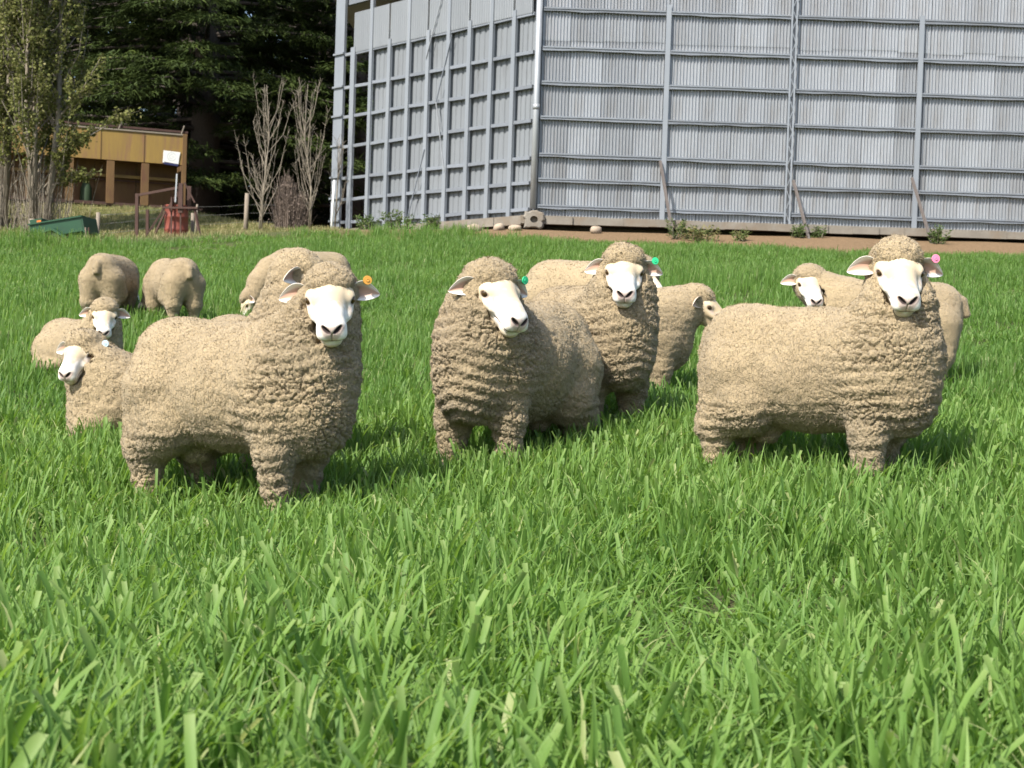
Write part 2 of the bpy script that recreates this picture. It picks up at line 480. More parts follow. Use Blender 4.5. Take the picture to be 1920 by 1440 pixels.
    top = [Vector(P(p.x, p.y, TOPZ + 0.05)) for p in ring]; n = len(top)
    out = []
    c = sum((Vector((p.x, p.y, 0)) for p in ring), Vector()) / n
    for p in ring:
        d = (Vector((p.x, p.y, 0)) - c).normalized() * 0.5
        out.append(Vector(P(p.x + d.x, p.y + d.y, TOPZ)))
    apex = Vector(P(c.x, c.y, TOPZ + 2.2))
    mb.add(out + [apex], [(i, (i + 1) % n, n) for i in range(n)])
    mb.add([p - Vector((0, 0, 0.03)) for p in out] + [apex - Vector((0, 0, 0.03))], [((i + 1) % n, i, n) for i in range(n)])
    mb.build("roof", M_SHEET, b)
    MB().bar(P(17.05, Y0, (SLAB + TOPZ) / 2), P(17.05, 47.5, (SLAB + TOPZ) / 2), 0.06, TOPZ - SLAB).build("end_wall", M_SHEET, b)
    MB().bar(P(-4.0, 47.5, (SLAB + TOPZ) / 2), P(17.0, 47.5, (SLAB + TOPZ) / 2), 0.06, TOPZ - SLAB).build("back_wall", M_SHEET, b)
barn()

# ------------------------------------------------------------------ stones and weeds under the barn
def stones():
    for k, (x, y, r, fl, lab) in enumerate((
            (-0.98, 34.25, 0.17, 0.6, "pale field stone under the left barn wall, farthest from the drain outlet"),
            (-0.42, 34.35, 0.15, 0.7, "rounded field stone, second from the drain outlet under the left barn wall"),
            (-0.06, 34.30, 0.14, 0.6, "flat field stone just left of the drain outlet at the barn corner"),
            (1.80, 34.2, 0.13, 0.9, "pointed stone on the bare soil right of the drain outlet"))):
        r_ = np.random.default_rng(30 + k)
        bm_v = []; bm_f = []
        nu, nv = 12, 7
        for j in range(nv + 1):
            th = math.pi * j / nv
            for i in range(nu):
                ph = 2 * math.pi * i / nu
                bm_v.append((math.sin(th) * math.cos(ph), math.sin(th) * math.sin(ph), math.cos(th)))
        for j in range(nv):
            for i in range(nu): bm_f.append((j * nu + i, (j + 1) * nu + i, (j + 1) * nu + (i + 1) % nu, j * nu + (i + 1) % nu))
        V = np.array(bm_v); n = vnoise(V * 1.6 + k * 9, 5) * 0.25 + vnoise(V * 3.5 + k * 9, 6) * 0.1
        V = V * (1 + n)[:, None] * np.array((r * 1.15, r * 0.9, r * fl))
        o = link_mesh("stone", np_mesh("stone", V, np.array(bm_f)), M_STONE, None, (x, y, gz(x, y) + r * fl * 0.45), (0, 0, k * 1.3))
        tag(o, lab, "stone", "stones under the barn wall")
stones()

def leaf_mat(name, c1, c2, c3, trans=0.25, rough=0.6):
    m = bpy.data.materials.new(name); m.use_nodes = True
    nt = m.node_tree; L = nt.links.new; b = nt.nodes["Principled BSDF"]; out = nt.nodes["Material Output"]
    b.inputs["Roughness"].default_value = rough; b.inputs["Specular IOR Level"].default_value = 0.08
    at = N(nt, "ShaderNodeAttribute", attribute_name="leaf")
    cr = N(nt, "ShaderNodeValToRGB"); e = cr.color_ramp.elements
    e[0].position = 0.0; e[0].color = (*c1, 1); e[1].position = 1.0; e[1].color = (*c3, 1)
    k = e.new(0.6); k.color = (*c2, 1)
    L(at.outputs["Fac"], cr.inputs[0]); L(cr.outputs[0], b.inputs["Base Color"])
    tr = N(nt, "ShaderNodeBsdfTranslucent"); L(cr.outputs[0], tr.inputs["Color"])
    mx = N(nt, "ShaderNodeMixShader"); mx.inputs[0].default_value = trans
    L(b.outputs[0], mx.inputs[1]); L(tr.outputs[0], mx.inputs[2]); L(mx.outputs[0], out.inputs["Surface"])
    return m
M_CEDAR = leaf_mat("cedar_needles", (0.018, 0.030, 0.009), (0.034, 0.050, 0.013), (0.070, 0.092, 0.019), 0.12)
M_POPLAR = leaf_mat("poplar_leaves", (0.10, 0.105, 0.033), (0.15, 0.165, 0.050), (0.26, 0.24, 0.11), 0.35)
M_WEED = leaf_mat("weed_leaves", (0.06, 0.10, 0.03), (0.11, 0.15, 0.05), (0.22, 0.20, 0.09), 0.3)
M_BARK = pmat("grey_brown_bark", (0.085, 0.07, 0.058), (0.05, 0.04, 0.034), 8, 0.9, 0, 0.6, 20, (6, 6, 1))
M_TWIG = pmat("pale_bare_twigs", (0.25, 0.215, 0.165), (0.17, 0.145, 0.112), 6, 0.85)
M_DEADTWIG = pmat("dead_brown_twigs", (0.18, 0.138, 0.11), (0.115, 0.088, 0.072), 6, 0.9)

def leaf_tris(P, D, Nn, ln, wd, val, quad=False):
    """one narrow leaf per point: base P, direction D, flat normal Nn"""
    S = np.cross(D, Nn); S /= np.linalg.norm(S, axis=1, keepdims=True) + 1e-9
    ln = ln[:, None]; wd = wd[:, None]
    if quad:
        V = np.stack([P, P + D * ln * .5 + S * wd, P + D * ln, P + D * ln * .5 - S * wd], 1).reshape(-1, 3)
        F = np.arange(len(V)).reshape(-1, 4); k = 4
    else:
        V = np.stack([P - S * wd, P + S * wd, P + D * ln], 1).reshape(-1, 3)
        F = np.arange(len(V)).reshape(-1, 3); k = 3
    return V, F, np.repeat(val, k)

def leaf_object(name, V, F, val, mat, parent):
    me = np_mesh(name, V, F, smooth=False)
    a = me.attributes.new("leaf", 'FLOAT', 'POINT'); a.data.foreach_set("value", val.astype(np.float32))
    return link_mesh(name, me, mat, parent)

def cedar(x, y, H, Rm, label, seed, per=150, whorl=5, z0=1.6, step=0.75):
    rg = np.random.default_rng(seed); t = empty("cedar_tree", (x, y, gz(x, y) - 0.1))
    tag(t, label, "tree", "dark cedars behind the bin")
    MB().tube([(0, 0, 0), (0.05, 0, H * .25), (-0.08, 0.1, H * .6), (0, 0, H)], [0.62 * H / 20, 0.48 * H / 20, 0.26 * H / 20, 0.04], 10).build("trunk", M_BARK, t)
    Vs = []; Fs = []; As = []; off = 0; br = MB()
    z = z0
    while z < H - 0.6:
        for k in range(whorl):
            az = rg.uniform(0, 2 * np.pi); zz = z + rg.uniform(-0.3, 0.3)
            Lm = Rm * max(0.12, (1 - zz / (H * 1.06)) ** 0.6) * rg.uniform(0.65, 1.12)
            if zz < 3.0: Lm *= 0.55 + 0.15 * zz
            d = np.array([math.cos(az), math.sin(az), 0.0]); s = np.array([-d[1], d[0], 0.0])
            rise = rg.uniform(0.0, 0.20)
            def pt(u): return d * (Lm * u) + np.array([0, 0, zz + rise * Lm * u - 0.30 * Lm * u * u * (0.6 + rise)])
            br.tube([pt(u) for u in (0, .35, .7, 1)], [0.10 * Lm / 7 + .02, .06 * Lm / 7 + .015, .03, .01], 4, False)
            n = int(per * Lm / Rm) + 12
            u = rg.uniform(0.18, 1.0, n) ** 0.8
            wmax = 0.20 * Lm * np.sin(np.pi * np.clip(u * 0.75 + 0.22, 0, 1)) + 0.25
            lat = rg.uniform(-1, 1, n) * wmax
            P = d[None] * (Lm * u)[:, None] + s[None] * lat[:, None]
            clump = vnoise(np.stack([P[:, 0] * 1.3, P[:, 1] * 1.3, P[:, 0] * 0 + zz], -1), seed)
            keep = clump > -0.35
            P[:, 2] = zz + rise * Lm * u - 0.30 * Lm * u * u * (0.6 + rise) - 0.12 * lat ** 2 + rg.normal(0, 0.07, n) + 0.14 * clump
            P = P[keep]; lat = lat[keep]; u = u[keep]; n = len(P)
            top = rg.random(n)
            for q in range(7):
                D = d[None] * rg.uniform(0.1, 1.0, (n, 1)) + s[None] * (np.sign(lat) * rg.uniform(0.1, 1.1, n))[:, None] + np.stack([rg.normal(0, .25, n), rg.normal(0, .25, n), rg.normal(-0.35, 0.30, n)], -1)
                D /= np.linalg.norm(D, axis=1, keepdims=True)
                Nn = np.stack([rg.normal(0, .45, n), rg.normal(0, .45, n), np.ones(n)], -1)
                Pq = P + rg.normal(0, 0.10, (n, 3)) * np.array([1, 1, 0.5])
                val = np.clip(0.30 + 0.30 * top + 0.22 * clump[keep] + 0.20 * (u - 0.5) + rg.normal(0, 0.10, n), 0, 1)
                V, F, A = leaf_tris(Pq, D, Nn, rg.uniform(0.18, 0.42, n), rg.uniform(0.018, 0.045, n), val)
                Vs.append(V); Fs.append(F + off); As.append(A); off += len(V)
        z += step * rg.uniform(0.8, 1.25)
    br.build("limbs", M_BARK, t)
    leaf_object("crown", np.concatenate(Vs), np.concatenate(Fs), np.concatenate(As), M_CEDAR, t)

cedar(-12.3, 58.5, 22, 8.0, "big dark cedar with tiers of drooping boughs, trunk right of the yellow bin", 1, per=190, whorl=6, step=0.62)
cedar(-6.6, 60.5, 20, 7.5, "dark cedar behind the bare saplings beside the barn", 2, per=170)
cedar(-19.5, 60.0, 23, 8.0, "dark cedar behind the left end of the yellow bin", 3, per=160)
cedar(-2.0, 68.0, 20, 7.5, "dark cedar half hidden by the open corner of the barn", 4, per=70, z0=0.8)
cedar(-16.0, 72.0, 24, 8.5, "tall dark cedar in the second row, between the two nearest cedars", 5, per=70, z0=0.8)
cedar(-9.5, 73.0, 24, 8.5, "tall dark cedar in the second row, behind the saplings' cedar", 6, per=70, z0=0.8)
cedar(-26.5, 66.0, 22, 8.5, "dark cedar at the far left behind the leafy poplar", 7, per=70, z0=0.8)

def treeline():
    rg = np.random.default_rng(77); n = 26000
    x = rg.uniform(-62, 45, n); d = rg.normal(0, 2.2, n); y = 92 + d + 3 * np.sin(x * 0.2)
    top = 15 + 3.0 * vnoise(np.stack([x * 0.16, x * 0, x * 0], -1), 3) + 1.5 * vnoise(np.stack([x * 0.6, x * 0, x * 0], -1), 4)
    z = rg.random(n) * top
    P = np.stack([x, y, ground(x, y) + z], -1)
    D = rg.normal(0, 1, (n, 3)); D[:, 2] -= 0.5; D /= np.linalg.norm(D, axis=1, keepdims=True)
    Nn = rg.normal(0, 1, (n, 3))
    V, F, A = leaf_tris(P, D, Nn, rg.uniform(0.9, 1.8, n), rg.uniform(0.25, 0.55, n), np.clip(rg.normal(0.3, 0.15, n), 0, 1), True)
    tag(leaf_object("distant_wood", V, F, A, M_CEDAR, None), kind='stuff')
treeline()

def poplar(x, y, H, label, seed, nb=70, leaves=9000, lean=0.0, side=None):
    rg = np.random.default_rng(seed); t = empty("poplar_tree", (x, y, gz(x, y) - 0.05))
    tag(t, label, "tree", "poplars at the left edge")
    stems = []
    tr = MB()
    for k in range(3):
        a = rg.uniform(0, 6.28); b = 0.25 + 0.25 * k
        top = np.array([math.cos(a) * 0.5 + lean, math.sin(a) * 0.5, H * rg.uniform(0.8, 1.0)])
        pts = [np.array([math.cos(a) * 0.15, math.sin(a) * 0.15, 0])]
        for q in (0.3, 0.6, 1.0): pts.append(pts[0] * (1 - q) + top * q + rg.normal(0, 0.12, 3) * np.array([1, 1, 0]))
        tr.tube(pts, [0.10 - 0.015 * k, 0.075 - .01 * k, 0.045, 0.010], 7); stems.append(pts)
    tr.build("trunk", M_TWIG, t)
    bm = MB(); LP = []; LD = []
    def along(pts, u):
        f = u * (len(pts) - 1); i = min(int(f), len(pts) - 2); return pts[i] * (1 - (f - i)) + pts[i + 1] * (f - i)
    for k in range(nb):
        st = stems[k % 3]; u0 = rg.uniform(0.08, 0.9); p0 = along(st, u0)
        a = rg.uniform(0, 6.28); Lb = rg.uniform(1.2, 3.2) * (1.15 - 0.6 * u0); out = rg.uniform(0.25, 0.62)
        d = np.array([math.cos(a) * out, math.sin(a) * out, 1.0]); d /= np.linalg.norm(d)
        pts = [p0, p0 + d * Lb * .5 + np.array([math.cos(a), math.sin(a), 0]) * 0.12 * Lb, p0 + d * Lb + np.array([0, 0, .15 * Lb])]
        bm.tube(pts, [0.026, 0.016, 0.005], 3, False)
        for q in range(7):
            uu = rg.uniform(0.3, 1.0); pb = along(pts, uu); aa = rg.uniform(0, 6.28); l2 = rg.uniform(0.25, 0.7)
            e = pb + np.array([math.cos(aa) * .5, math.sin(aa) * .5, .8]) * l2
            bm.tube([pb, e], [0.007, 0.003], 3, False)
            m = max(1, int(leaves / (nb * 8)))
            uq = rg.random((m, 1)); LP.append(pb * (1 - uq) + e * uq + rg.normal(0, 0.05, (m, 3)))
        m = max(1, int(leaves / (nb * 8)))
        uq = rg.uniform(0.4, 1, m); LP.append(np.array([along(pts, v) for v in uq]) + rg.normal(0, 0.06, (m, 3)))
    if side is not None:                                             # a limb reaching out to the right
        for (zs, dx, dz) in side:
            p0 = along(stems[0], zs / H); pts = [p0, p0 + np.array([dx * .5, -.2, dz * .35]), p0 + np.array([dx, -.3, dz])]
            bm.tube(pts, [0.04, 0.025, 0.008], 5, False)
            for q in range(26):
                uu = rg.uniform(0.15, 1.0); pb = along(pts, uu); aa = rg.uniform(0, 6.28); l2 = rg.uniform(0.25, 0.65)
                e = pb + np.array([math.cos(aa) * .6 + .3, math.sin(aa) * .6, rg.uniform(-.1, .8)]) * l2
                bm.tube([pb, e], [0.007, 0.003], 3, False)
                uq = rg.random((20, 1)); LP.append(pb * (1 - uq) + e * uq + rg.normal(0, 0.05, (20, 3)))
    for k in range(150):                                             # bare suckers round the foot
        a = rg.uniform(0, 6.28); r_ = abs(rg.normal(0, 0.45)) + 0.05; h = rg.uniform(0.6, 2.4)
        p0 = np.array([math.cos(a) * r_, math.sin(a) * r_ * .6, -0.05]); e = p0 + np.array([math.cos(a) * .2 + rg.normal(0, .12), math.sin(a) * .2, h])
        bm.tube([p0, (p0 + e) / 2 + rg.normal(0, .04, 3), e], [0.011, 0.008, 0.003], 3, False)
    bm.build("branches", M_TWIG, t)
    P = np.concatenate(LP); n = len(P)
    D = rg.normal(0, 1, (n, 3)); D[:, 2] -= 0.4; D /= np.linalg.norm(D, axis=1, keepdims=True)
    V, F, A = leaf_tris(P, D, rg.normal(0, 1, (n, 3)), rg.uniform(0.06, 0.12, n), rg.uniform(0.022, 0.045, n), np.clip(0.4 + 0.25 * vnoise(P * 1.2, 3) + rg.normal(0, 0.22, n), 0, 1), True)
    leaf_object("crown", V, F, A, M_POPLAR, t)
poplar(-13.05, 41.0, 12.5, "leafy olive green poplar with a limb reaching right over the yellow bin", 11, nb=120, leaves=34000, lean=0.2, side=((3.0, 2.0, 0.9), (2.6, 1.0, 0.6), (4.0, 1.2, 1.6), (1.7, 1.1, 0.3)))
poplar(-14.4, 41.8, 12.0, "sparser poplar cut by the left edge of the picture", 12, nb=90, leaves=20000)

def sapling(x, y, H, label, seed, nb=16, spread=0.42):
    rg = np.random.default_rng(seed); t = empty("bare_sapling", (x, y, gz(x, y) - 0.05)); tag(t, label, "tree", "bare saplings left of the barn")
    top = np.array([rg.normal(0, .1), 0, H])
    pts = [np.zeros(3), np.array([0.03, 0, H * .3]), top * .65 + np.array([rg.normal(0, .08), 0, 0]), top]
    MB().tube(pts, [0.027, 0.022, 0.014, 0.005], 6).build("trunk", M_TWIG, t)
    bm = MB()
    for k in range(nb):
        u = rg.uniform(0.12, 0.75); f = u * 3; i = min(int(f), 2); p0 = pts[i] * (1 - (f - i)) + pts[i + 1] * (f - i)
        a = rg.uniform(0, 6.28); L_ = H * rg.uniform(0.25, 0.55) * (1.1 - .6 * u)
        o = np.array([math.cos(a), math.sin(a) * .7, 0]) * L_ * spread * rg.uniform(.5, 1.3)
        p1 = p0 + o * .65 + np.array([0, 0, L_ * .4]); p2 = p0 + o + np.array([0, 0, L_])
        bm.tube([p0, p1, p2], [0.0105, 0.008, 0.003], 4, False)
        for q in range(9):
            uu = rg.uniform(.2, 1); pb = p1 + (p2 - p1) * uu if uu > .5 else p0 + (p1 - p0) * uu * 2
            bm.tube([pb, pb + np.array([rg.normal(0, .07), rg.normal(0, .07), rg.uniform(.05, .25)])], [0.006, 0.003], 3, False)
    bm.build("branches", M_TWIG, t)
sapling(-6.75, 39.5, 3.95, "tall bare sapling left of the dead brown bush, forked low", 21, 30, .40)
sapling(-5.52, 39.7, 3.9, "tall bare sapling right of the dead brown bush, many upright shoots", 22, 34, .36)
sapling(-4.95, 40.6, 2.6, "short thin bare sapling nearest the open barn corner", 23, 8, .25)
sapling(-7.15, 41.5, 2.2, "small bare sapling beside the weathered post at the cedars", 24, 8, .35)

def dead_bush():
    rg = np.random.default_rng(41); x, y = -6.02, 39.9; t = empty("dead_bush", (x, y, gz(x, y) - 0.05))
    tag(t, "dense dead brown bush of upright stalks between the two tall bare saplings", "bush")
    bm = MB()
    for k in range(420):
        a = rg.uniform(0, 6.28); r_ = 0.40 * math.sqrt(rg.random()); px, py = math.cos(a) * r_, math.sin(a) * r_ * .8
        h = (1.0 + 0.55 * math.exp(-((px + 0.12) / 0.16) ** 2)) * rg.uniform(0.4, 1.12)
        e = np.array([px * 1.2 + rg.normal(0, .10), py * 1.15, h])
        bm.tube([(px, py, 0), e], [0.010, 0.005], 3, False)
    bm.build("stalks", M_DEADTWIG, t)
    n = 2600; P = np.stack([rg.normal(0, .2, n), rg.normal(0, .18, n), rg.uniform(.15, 1.0, n)], -1)
    hi = (1.0 + 0.5 * np.exp(-((P[:, 0] + .12) / .16) ** 2)); P[:, 2] *= hi
    D = rg.normal(0, 1, (n, 3)); D[:, 2] += 1; D /= np.linalg.norm(D, axis=1, keepdims=True)
    V, F, A = leaf_tris(P, D, rg.normal(0, 1, (n, 3)), rg.uniform(.04, .12, n), rg.uniform(.006, .016, n), np.zeros(n))
    link_mesh("dead_foliage", np_mesh("dead_foliage", V, F, False), M_DEADTWIG, t)
dead_bush()

def weed(x, y, h, n, label, seed, spread=0.18, dry=0.3):
    rg = np.random.default_rng(seed); t = empty("weed", (x, y, gz(x, y))); tag(t, label, "weed", "weeds along the barn footing")
    bm = MB(); P = []
    for k in range(n):
        a = rg.uniform(0, 6.28); b = np.array([rg.normal(0, spread * .5), rg.normal(0, spread * .4), 0]); e = b + np.array([math.cos(a) * spread * .6, math.sin(a) * spread * .5, h * rg.uniform(.5, 1.05)])
        bm.tube([b, (b + e) / 2, e], [0.006, 0.004, 0.002], 3, False); u = rg.random((26, 1)); P.append(b * (1 - u) + e * u)
    bm.build("stems", M_TWIG, t); P = np.concatenate(P); m = len(P)
    D = rg.normal(0, 1, (m, 3)); D[:, 2] = np.abs(D[:, 2]) * .7; D /= np.linalg.norm(D, axis=1, keepdims=True)
    V, F, A = leaf_tris(P, D, rg.normal(0, 1, (m, 3)), rg.uniform(.05, .13, m), rg.uniform(.008, .022, m), np.clip(rg.normal(dry, .25, m), 0, 1), True)
    leaf_object("leaves", V, F, A, M_WEED, t)
weed(9.55, 34.0, 0.42, 16, "green weed growing at the foot of the rightmost timber prop", 51)
weed(6.42, 34.15, 0.30, 12, "small green weed at the foot of the middle timber prop", 52)
weed(6.86, 34.15, 0.26, 8, "low weed just right of the middle timber prop", 53)
weed(3.62, 33.6, 0.42, 14, "tall rank weed in front of the leftmost timber prop", 54, .3, .4)
weed(4.2, 33.4, 0.36, 18, "dry yellowing weed clump right of the leftmost timber prop", 55, .32, .85)
weed(5.0, 33.5, 0.26, 10, "fading weed clump out on the bare soil between two props", 56, .3, .7)
weed(-2.9, 36.2, 0.45, 22, "leafy weed against the left barn wall by the open corner", 57, .35, .15)
weed(-3.8, 37.6, 0.40, 20, "leafy weed at the foot of the last barn post on the left", 58, .3, .15)
weed(-2.1, 35.8, 0.35, 14, "small weed against the left barn wall, nearest the stones", 59, .25, .2)

# ------------------------------------------------------------------ yellow bin, drum, frame, trailer, posts
M_YEL = pmat("faded_yellow_paint", (0.27, 0.178, 0.042), (0.21, 0.132, 0.042), 1.5, 0.6, 0, 0.1, 20, (2.5, 1, 0.35), (0.19, 0.10, 0.06), 1.6, 0.50, 0.68)
M_RUSTY = pmat("rusty_yellow_steel", (0.145, 0.083, 0.030), (0.105, 0.06, 0.024), 2.5, 0.8, 0, 0.2, 20, (2, 2, 0.6), (0.10, 0.045, 0.025), 2.0, 0.52, 0.7)
M_RUST = pmat("dark_rust", (0.075, 0.04, 0.03), (0.05, 0.027, 0.022), 5, 0.85, 0.1, 0.3, 30)
M_DRUM = pmat("faded_red_drum", (0.20, 0.052, 0.034), (0.15, 0.038, 0.026), 3, 0.6, 0.1, 0.1, 20, (1, 1, 1), (0.12, 0.05, 0.035), 3, 0.55, 0.75)
M_GRN = pmat("green_trailer_paint", (0.012, 0.062, 0.027), (0.010, 0.046, 0.022), 3, 0.5, 0.0, 0.1, 20, (1, 1, 1), (0.06, 0.05, 0.03), 3, 0.62, 0.8)
M_TYRE = pmat("tyre_rubber", (0.03, 0.03, 0.03), (0.05, 0.045, 0.04), 10, 0.9)
M_OLDWOOD = pmat("grey_old_wood", (0.24, 0.20, 0.155), (0.15, 0.125, 0.10), 5, 0.9, 0, 0.6, 25, (6, 6, 1))
M_WHITE = pmat("white_paint", (0.78, 0.78, 0.76), (0.66, 0.66, 0.63), 5, 0.6)
M_NAVY = pmat("navy_print", (0.02, 0.025, 0.09), rough=0.6)
M_FAINT = pmat("faint_grey_print", (0.52, 0.55, 0.55), rough=0.7)
M_WIRE = pmat("fence_wire", (0.25, 0.24, 0.23), rough=0.5, metal=0.6)

def bin_():
    z0 = 4.93
    b = empty("feed_bin", (-11.25, 50.4, z0), R(22)); tag(b, "old yellow and rust open fronted feed bin with thick posts under dark trees", "feed bin")
    W = 7.0                                                            # runs along -x from the right front corner
    MB().box((-W / 2, -0.03, 1.90), (W - 0.14, 0.05, 0.98)).build("fascia_panel", M_YEL, b)
    for x in (-1.35, -2.75, -4.15, -5.5): MB().box((x, -0.062, 1.90), (0.025, 0.012, 0.95)).build("fascia_seam", M_RUSTY, b)
    MB().box((-W / 2, -0.04, 2.42), (W, 0.10, 0.05)).build("lip", M_TWIG, b)
    for k, x in enumerate((-1.30, -2.42, -3.72, -4.95, -6.2)):
        MB().box((x, -0.02, 0.68), (0.24, 0.16, 1.40)).build("post", M_YEL if False else M_RUSTY, b)
    MB().box((-0.03, -0.04, 1.2), (0.13, 0.18, 2.5)).build("corner_post", M_RUSTY, b)
    MB().box((0.06, 0.9, 1.25), (0.05, 1.7, 2.4)).build("end_panel", M_RUSTY, b)
    MB().box((-W - 0.02, 0.9, 1.25), (0.05, 1.7, 2.4)).build("end_panel", M_RUSTY, b)
    for k in range(5):
        x1 = -0.15 - k * 1.36
        MB().box((x1 - 0.67, 0.62, 0.72), (1.34, 0.04, 1.40)).build("back_panel", M_RUSTY, b)
    MB().bar((-0.1, 0.48, 0.94), (-W + .1, 0.48, 0.94), 0.05, 0.10).build("rail", M_YEL, b)
    MB().bar((-0.1, 0.50, 0.80), (-W + .1, 0.50, 0.80), 0.03, 0.03).build("rail", M_RUST, b)
    MB().box((-W / 2, 0.30, -0.03), (W + .1, 0.75, 0.10)).build("floor_beam", M_RUST, b)
    MB().box((-W / 2, 0.9, 1.44), (W - .16, 1.62, 0.04)).build("shelf_panel", M_RUSTY, b)
    for yy, zz in ((0.1, 2.55), (0.9, 2.66), (0.75, 2.52)):
        MB().bar((0.1, yy, zz - .02), (-W, yy, zz), 0.06, 0.07).build("top_rail", M_RUST, b)
    MB().box((-W / 2, 1.72, 2.0), (W, 0.05, 1.2)).build("rear_panel", M_RUST, b)
    mb = MB()
    for x in (-0.15, -2.2, -4.3, -6.4): mb.bar((x, 0.02, 2.4), (x + 0.12, 0.05, 2.75), 0.03, 0.03)
    mb.build("stay", M_TWIG, b)
    mb = MB()
    for x in (-0.8, -3.4, -6.0): mb.box((x, 0.85, -0.35), (0.3, 1.2, 0.55))
    mb.build("footing_block", M_CONC, b)
    # things in and on it
    c, s = math.cos(R(22)), math.sin(R(22))
    def wp(x, y, z): return (-11.25 + x * c - y * s, 50.4 + x * s + y * c, z0 + z)
    sg = empty("sign", wp(-0.47, -0.075, 1.63), R(22)); tag(sg, "white sheet sign with a faint round emblem, fixed to the yellow fascia", "sign")
    MB().prism([(-0.27, -0.19), (-0.20, -0.155), (0.25, -0.20), (0.27, 0.0), (0.31, 0.20), (-0.25, 0.225)], -0.012, 0.0).build("sheet", M_WHITE, sg)
    MB().prism([(-0.27, -0.20), (-0.20, -0.16), (0.25, -0.205), (0.24, -0.275), (-0.20, -0.235)], -0.011, -0.001).build("navy_strip", M_NAVY, sg)
    mb = MB()
    def ring(r0, r1, a0, a1, n=20, cx=0.02, cz=0.03):
        for k in range(n):
            t0 = a0 + (a1 - a0) * k / n; t1 = a0 + (a1 - a0) * (k + 1) / n
            P = [(cx + r * math.cos(t), -0.0145, cz + r * math.sin(t)) for r, t in ((r0, t0), (r1, t0), (r1, t1), (r0, t1))]
            mb.add(P, [(0, 1, 2, 3)])
    ring(0.125, 0.15, R(20), R(340)); ring(0.06, 0.078, R(60), R(300))
    mb.box((0.07, -0.0145, 0.03), (0.09, 0.002, 0.018))
    mb.build("emblem", M_FAINT, sg)
    tk = MB(); tk.lathe([(0.001, 0.80), (0.09, 0.66), (0.19, 0.42), (0.20, 0.0)], 14)
    o = tk.build("drench_tank", pmat("dark_green_tank", (0.02, 0.04, 0.015), rough=0.7), None, wp(-3.15, 0.30, 0.02)); tag(o, "small dark green tank with a pointed top standing in the bin", "tank")
bin_()

def drum():
    x, y = -8.41, 36.95; t = empty("oil_drum", (x, y, gz(x, y) - 0.02)); tag(t, "faded red steel drum standing inside the rusty frame", "drum")
    r = 0.285
    prof = [(0.001, 0.0), (r, 0.0), (r + .012, 0.02), (r, 0.04), (r, 0.25), (r + .014, 0.275), (r, 0.30), (r, 0.54), (r + .014, 0.565), (r, 0.59), (r, 0.80), (r + .012, 0.82), (r + .006, 0.84), (r - 0.02, 0.83), (r - .02, 0.815), (0.001, 0.815)]
    h = max(0.9, 3.70 - gz(x, y)) / 0.84
    MB().lathe([(a, z * h) for a, z in prof], 28).build("shell", M_DRUM, t)
    MB().lathe([(0.03, 0.82 * h), (0.03, 0.845 * h), (0.001, 0.845 * h)], 12, (0.15, 0, 0)).build("bung", M_RUST, t)
drum()

def frame():
    t = empty("rusty_frame", (-8.6, 36.6, 3.0)); tag(t, "rusty pipe frame with splayed legs standing over the red drum", "frame")
    O = Vector((-8.6, 36.6, 3.0))
    def B(p, q, wd, nm="leg", m=M_RUST, y0=0.0, y1=None):
        y1 = y0 if y1 is None else y1
        MB().bar(Vector((p[0], 36.6 + y0, p[1])) - O, Vector((q[0], 36.6 + y1, q[1])) - O, wd, wd).build(nm, m, t)
    B((-9.29, 2.75), (-9.31, 4.10), 0.075, "post"); B((-9.15, 2.75), (-9.17, 3.76), 0.07, "post", y0=0.5)
    B((-9.31, 4.06), (-8.25, 4.29), 0.06, "rail")
    B((-8.225, 3.66), (-8.24, 4.38), 0.11, "post", y0=-0.05); B((-8.20, 2.80), (-8.225, 3.66), 0.035, "post", y0=-0.05); B((-8.44, 2.80), (-8.46, 4.04), 0.035, "post", y0=-0.02)
    B((-8.17, 4.41), (-7.90, 3.93), 0.035, "brace", y0=0.03); B((-8.27, 4.22), (-8.54, 3.77), 0.07, "brace", y0=0.04)
    B((-8.34, 4.05), (-8.56, 3.80), 0.03, "brace", y0=0.09)
    B((-8.66, 3.77), (-7.80, 3.79), 0.045, "rail", y0=-0.12); B((-8.66, 3.80), (-7.80, 3.80), 0.04, "rail", y0=0.45)
    B((-7.89, 3.80), (-7.63, 2.85), 0.05, y0=-0.05, y1=-0.25); B((-8.60, 3.77), (-9.12, 2.85), 0.04, y0=-0.1, y1=-0.3); B((-8.63, 3.70), (-9.03, 2.82), 0.045, y0=0.1, y1=0.2)
    B((-8.34, 3.91), (-8.32, 4.60), 0.035, "pipe", M_PIPE, y0=-0.13)
    B((-8.10, 4.35), (-8.10, 3.75), 0.09, "post", y0=0.3)
frame()

